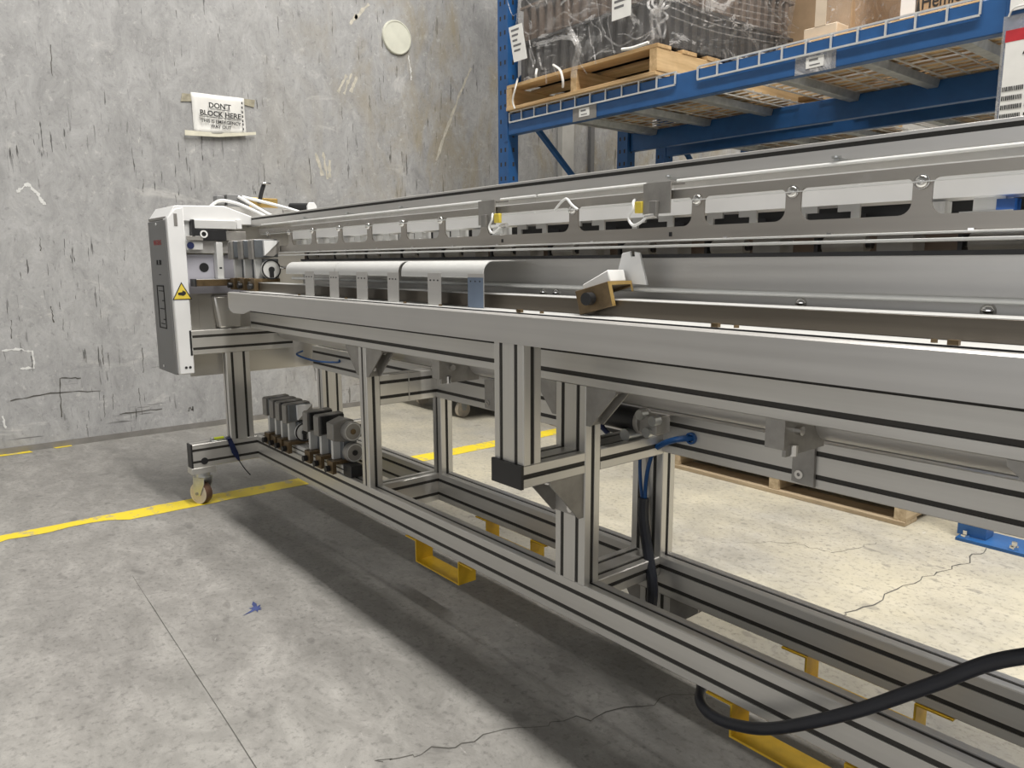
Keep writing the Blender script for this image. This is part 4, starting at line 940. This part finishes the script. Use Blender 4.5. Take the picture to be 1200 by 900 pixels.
def loads():
    zt = ZB1+0.008+0.001
    pallet(-3.248, -2.225, 2.635, 3.78, zt, 'pale pine pallet under the film wrapped dark load on the rack')
    z0 = zt+0.131
    t = thing('wrapped_load', (-2.74, 3.2, z0), 'film wrapped stack of dark ribbed mouldings on the pine pallet in the rack', 'wrapped stock')
    lay = 0
    for zz, h, mt in ((z0+0.004, 0.20, 'dark'), (z0+0.208, 0.17, 'brownd'), (z0+0.382, 0.21, 'dark'), (z0+0.596, 0.2, 'brownd'), (z0+0.80, 0.2, 'dark'), (z0+1.004, 0.2, 'brownd'), (z0+1.208, 0.2, 'dark'), (z0+1.412, 0.2, 'brownd')):  # brown layers carry light reflected by the film in their colour
        m = MB(); x0, x1, y0, y1 = -3.20+0.02*(lay % 2), -2.245, 2.685, 3.72
        m.box(x0+0.02, x1-0.02, y0+0.02, y1-0.02, zz, zz+h); x = x0+0.02
        while x < x1-0.06:
            m.box(x, x+0.028, y0, y1, zz, zz+h-0.012); x += 0.062
        y = y0+0.03
        while y < y1-0.05:
            m.box(x0, x1, y, y+0.028, zz, zz+h-0.012); y += 0.062
        m.box(x0-0.004, x1+0.004, y0-0.004, y1+0.004, zz+h-0.012, zz+h); m.build('moulding_layer', mt, t); lay += 1
    film_shell(-3.25, -2.195, 2.625, 3.775, z0+0.002, z0+1.64, 0.007, 3, t, taper=0.03)
    def lab(xa, xb, za, zb, tilt, y):
        c = MB().prism([(xa+tilt, za), (xb+tilt, za), (xb, zb), (xa, zb)], 'y', y, y+0.001).build('label', 'paper', t)
        n = 5
        for i in range(n):
            f = 0.15+0.72*i/n; z = zb+(za-zb)*f; s = tilt*f
            MB().prism([(xa+0.014+s, z), (xb-0.03-0.012*(i % 3)+s, z), (xb-0.03-0.012*(i % 3)+s, z+0.010), (xa+0.014+s, z+0.010)], 'y', y-0.0006, y).build('label_print', 'inkg', c)
    lab(-3.165, -3.060, 1.918, 2.094, 0.042, 2.588); lab(-2.440, -2.328, 1.955, 2.12, 0.0, 2.583)
    # loose tails of film over the pallet edge and the crumpled film at the corner
    for pts, w in (([(-2.73, 2.60, 1.99), (-2.66, 2.595, 1.90), (-2.68, 2.60, 1.84), (-2.70, 2.605, 1.77)], 0.016),
                   ([(-2.86, 2.62, 1.86), (-2.79, 2.60, 1.82), (-2.77, 2.60, 1.77), (-2.78, 2.61, 1.74)], 0.006),
                   ([(-3.13, 2.62, 1.845), (-3.135, 2.605, 1.79), (-3.16, 2.61, 1.74), (-3.155, 2.62, 1.70)], 0.005),
                   ([(-2.40, 2.61, 1.835), (-2.33, 2.60, 1.825), (-2.24, 2.60, 1.828)], 0.007),
                   ([(-2.97, 2.61, 1.86), (-2.965, 2.60, 1.835), (-2.97, 2.605, 1.82)], 0.006)):
        MB().tube(pts, w, 5, 5).build('film_tail', 'paper' if w < 0.01 else 'film', t)
    rnd = random.Random(5)
    for k in range(7):
        xx = -2.20+rnd.uniform(-0.03, 0.03); pts = []
        for i in range(9): pts.append((xx+rnd.uniform(-0.03, 0.03), 2.605+rnd.uniform(-0.02, 0.04), 2.22-0.048*i+rnd.uniform(-0.01, 0.01)))
        MB().tube(pts, 0.006, 4, 4).build('film_crease', 'film', t)
    for k in range(6):
        y, z = 2.70+0.12*k, 2.17+rnd.uniform(-0.02, 0.02)
        MB().tube([(-2.175, 2.66, 1.93+0.035*k), (-2.165, 3.0, 1.92+0.03*k), (-2.17, 3.5, 1.96+0.03*k)], 0.003, 4, 4).build('film_crease', 'film', t)
    for k in range(30):
        xx = rnd.uniform(-3.2, -2.35); zz = rnd.uniform(1.88, 2.35); pts = [(xx+rnd.uniform(-0.02, 0.02)+0.055*i*(1 if k % 2 else 0.35), 2.602+rnd.uniform(-0.006, 0.006), zz+rnd.uniform(-0.03, 0.03)-0.045*i*(1 if k % 2 == 0 else 0.25)) for i in range(4)]
        MB().tube([p for p in pts if p[0] < -2.2], rnd.choice((0.0018, 0.0028, 0.004)), 4, 4).build('film_crease', 'film', t)
    for k in range(24):
        y = rnd.uniform(2.7, 3.5); zz = rnd.uniform(1.95, 2.4); pts = [(-2.168+rnd.uniform(-0.004, 0.006), y+0.07*i, zz+0.012*i*(1 if k % 2 else -2)+rnd.uniform(-0.012, 0.012)) for i in range(4)]
        MB().tube(pts, rnd.choice((0.0018, 0.0028)), 4, 4).build('film_crease', 'film', t)
    # cartons to the right, on their own pallet
    pallet(-1.95, -0.98, 3.13, 3.95, zt, 'pine pallet under the brown cartons at the right of the rack')
    z1 = zt+0.132
    def carton(x0, x1, y0, y1, zz, z2, mt, lab):
        c = thing('carton', ((x0+x1)/2, (y0+y1)/2, zz), lab, 'carton', 'cartons on the rack'); MB().box(x0, x1, y0, y1, zz, z2).build('box', mt, c, 0.004)
        MB().box((x0+x1)/2-0.025, (x0+x1)/2+0.025, y0-0.0008, y0, zz+0.25, z2-0.002).box((x0+x1)/2-0.025, (x0+x1)/2+0.025, y0, y1, z2-0.0005, z2+0.0006).build('packing_tape', 'cardl', c); return c
    c = carton(-1.857, -1.714, 3.30, 3.85, z1, z1+0.60, 'card', 'brown film wrapped carton between dark load and lettered carton'); film_shell(-1.865, -1.705, 3.285, 3.86, z1, z1+0.61, 0.003, 9, c, bulge=0.0, taper=0.0)
    c = carton(-1.86, -1.71, 3.17, 3.27, z1, z1+0.062, 'cardl', 'small pale carton in front of the wrapped brown carton')
    c = carton(-1.448, -1.03, 3.30, 3.90, z1, z1+0.55, 'card', 'brown carton with tree symbol and word Hemlock at rack end')
    text('lettering', 'Hemlock', 0.078, (-1.432, 3.2992, z1+0.064), (1, 0, 0), (0, 0, 1), 'ink', c, 0.0008, 'LEFT', sx=0.72)
    MB().prism([(-1.4475, z1+0.06), (-1.435, z1+0.06), (-1.4413, z1+0.12)], 'y', 3.2985, 3.2995).build('tree_symbol', 'ink', c)
    o = MB().box(-1.512, -1.455, 3.30, 3.36, z1, z1+0.6).build('foam_board', 'white', None, origin=(-1.48, 3.33, z1)); tag(o, 'white foam board standing between the wrapped carton and lettered carton', 'board')
    # stock on the second rack row
    pallet(-3.2, -2.2, 4.05, 4.95, zt, 'pallet at the left of the second rack row')
    pallet(-1.9, -1.0, 4.05, 4.95, zt, 'pallet at the right of the second rack row')
    for x0, x1, l in ((-3.15, -2.25, 'brown carton on the left pallet of the second rack row'), (-1.85, -1.05, 'brown carton on the right pallet of the second rack row')):
        carton(x0, x1, 4.08, 4.92, z1, z1+0.8, 'card', l)
    # pallets on the floor under the rack
    pallet(-2.07, -1.055, 2.62, 3.55, 0.0, 'weathered pallet on floor under the rack, seen below the rear beam', True, 'pallets on the floor')
    pallet(-3.08, -2.09, 2.80, 3.60, 0.0, 'weathered pallet on floor at the left end under the rack', True, 'pallets on the floor')
    for x0, x1, y0, l in ((-2.05, -1.08, 2.66, 'dark crate on the right floor pallet under the rack'), (-3.06, -2.11, 2.84, 'dark crate on the left floor pallet under the rack')):
        m = MB().box(x0, x1, y0, y0+0.74, 0.1315, 0.5)
        for i in range(9): m.box(x0+0.02+(x1-x0-0.06)*i/8, x0+0.04+(x1-x0-0.06)*i/8, y0-0.01, y0, 0.14, 0.49)
        tag(m.build('crate', 'dark', None, origin=((x0+x1)/2, y0+0.42, 0.1315)), l, 'crate', 'dark crates under the rack')
    # hanging rack sign at the right upright
    t = thing('hanging_sign', (-0.84, 2.635, 1.30), 'white laminated rack sign with red header and barcodes hanging on upright', 'sign')
    MB().box(-0.902, -0.66, 2.634, 2.638, 1.28, 1.62).build('clear_sleeve', 'pocket', t)
    MB().box(-0.890, -0.67, 2.632, 2.634, 1.285, 1.545).build('sheet', 'paper', t); MB().box(-0.892, -0.66, 2.6315, 2.634, 1.545, 1.578).build('header', 'red', t)
    text('lettering', 'AISLE', 0.03, (-0.842, 2.6312, 1.505), (1, 0, 0), (0, 0, 1), 'ink', t, 0.001, 'LEFT')
    m = MB(); rnd = random.Random(2)
    for r_ in range(4):
        x = -0.888
        while x < -0.835: 
            w = rnd.choice((0.0015, 0.003)); m.box(x, x+w, 2.6308, 2.632, 1.405-0.026*r_, 1.418-0.026*r_); x += w+0.0018
        m.box(-0.826, -0.818, 2.6308, 2.632, 1.408-0.026*r_, 1.416-0.026*r_)
    m.build('barcode', 'ink', t)
    MB().tube([(-0.89, 2.635, 1.618), (-0.87, 2.63, 1.64), (-0.80, 2.63, 1.635)], 0.003, 6).build('hook', 'wplas', t)
    o = MB().box(-0.893, -0.80, 2.648, 2.652, 1.636, 1.85).build('paper_card', 'paper', None, origin=(-0.85, 2.65, 1.636)); tag(o, 'blank white card stuck on the blue rack upright above the red headed sign', 'card')
    # wheeled dolly behind, between the wall and the rack
    t = thing('wheeled_dolly', (-3.8, 3.0, 0), 'low black wheeled dolly on floor between concrete wall and blue rack', 'dolly')
    MB().box(-4.18, -3.42, 2.50, 3.55, 0.125, 0.20).build('deck', 'black', t, 0.004)
    for cx, cy in ((-3.585, 2.565), (-4.08, 2.60), (-3.55, 3.45), (-4.1, 3.45)):
        c = MB().box(cx-0.04, cx+0.04, cy-0.035, cy+0.035, 0.116, 0.125).prism([(cy-0.03, 0.116), (cy+0.03, 0.116), (cy+0.012, 0.04), (cy-0.012, 0.04)], 'x', cx-0.022, cx-0.019).prism([(cy-0.03, 0.116), (cy+0.03, 0.116), (cy+0.012, 0.04), (cy-0.012, 0.04)], 'x', cx+0.019, cx+0.022).build('caster', 'zinc', t)
        MB().cyl((cx-0.015, cy, 0.045), (cx+0.015, cy, 0.045), 0.045, 22).build('wheel', 'wheel', c)
loads()
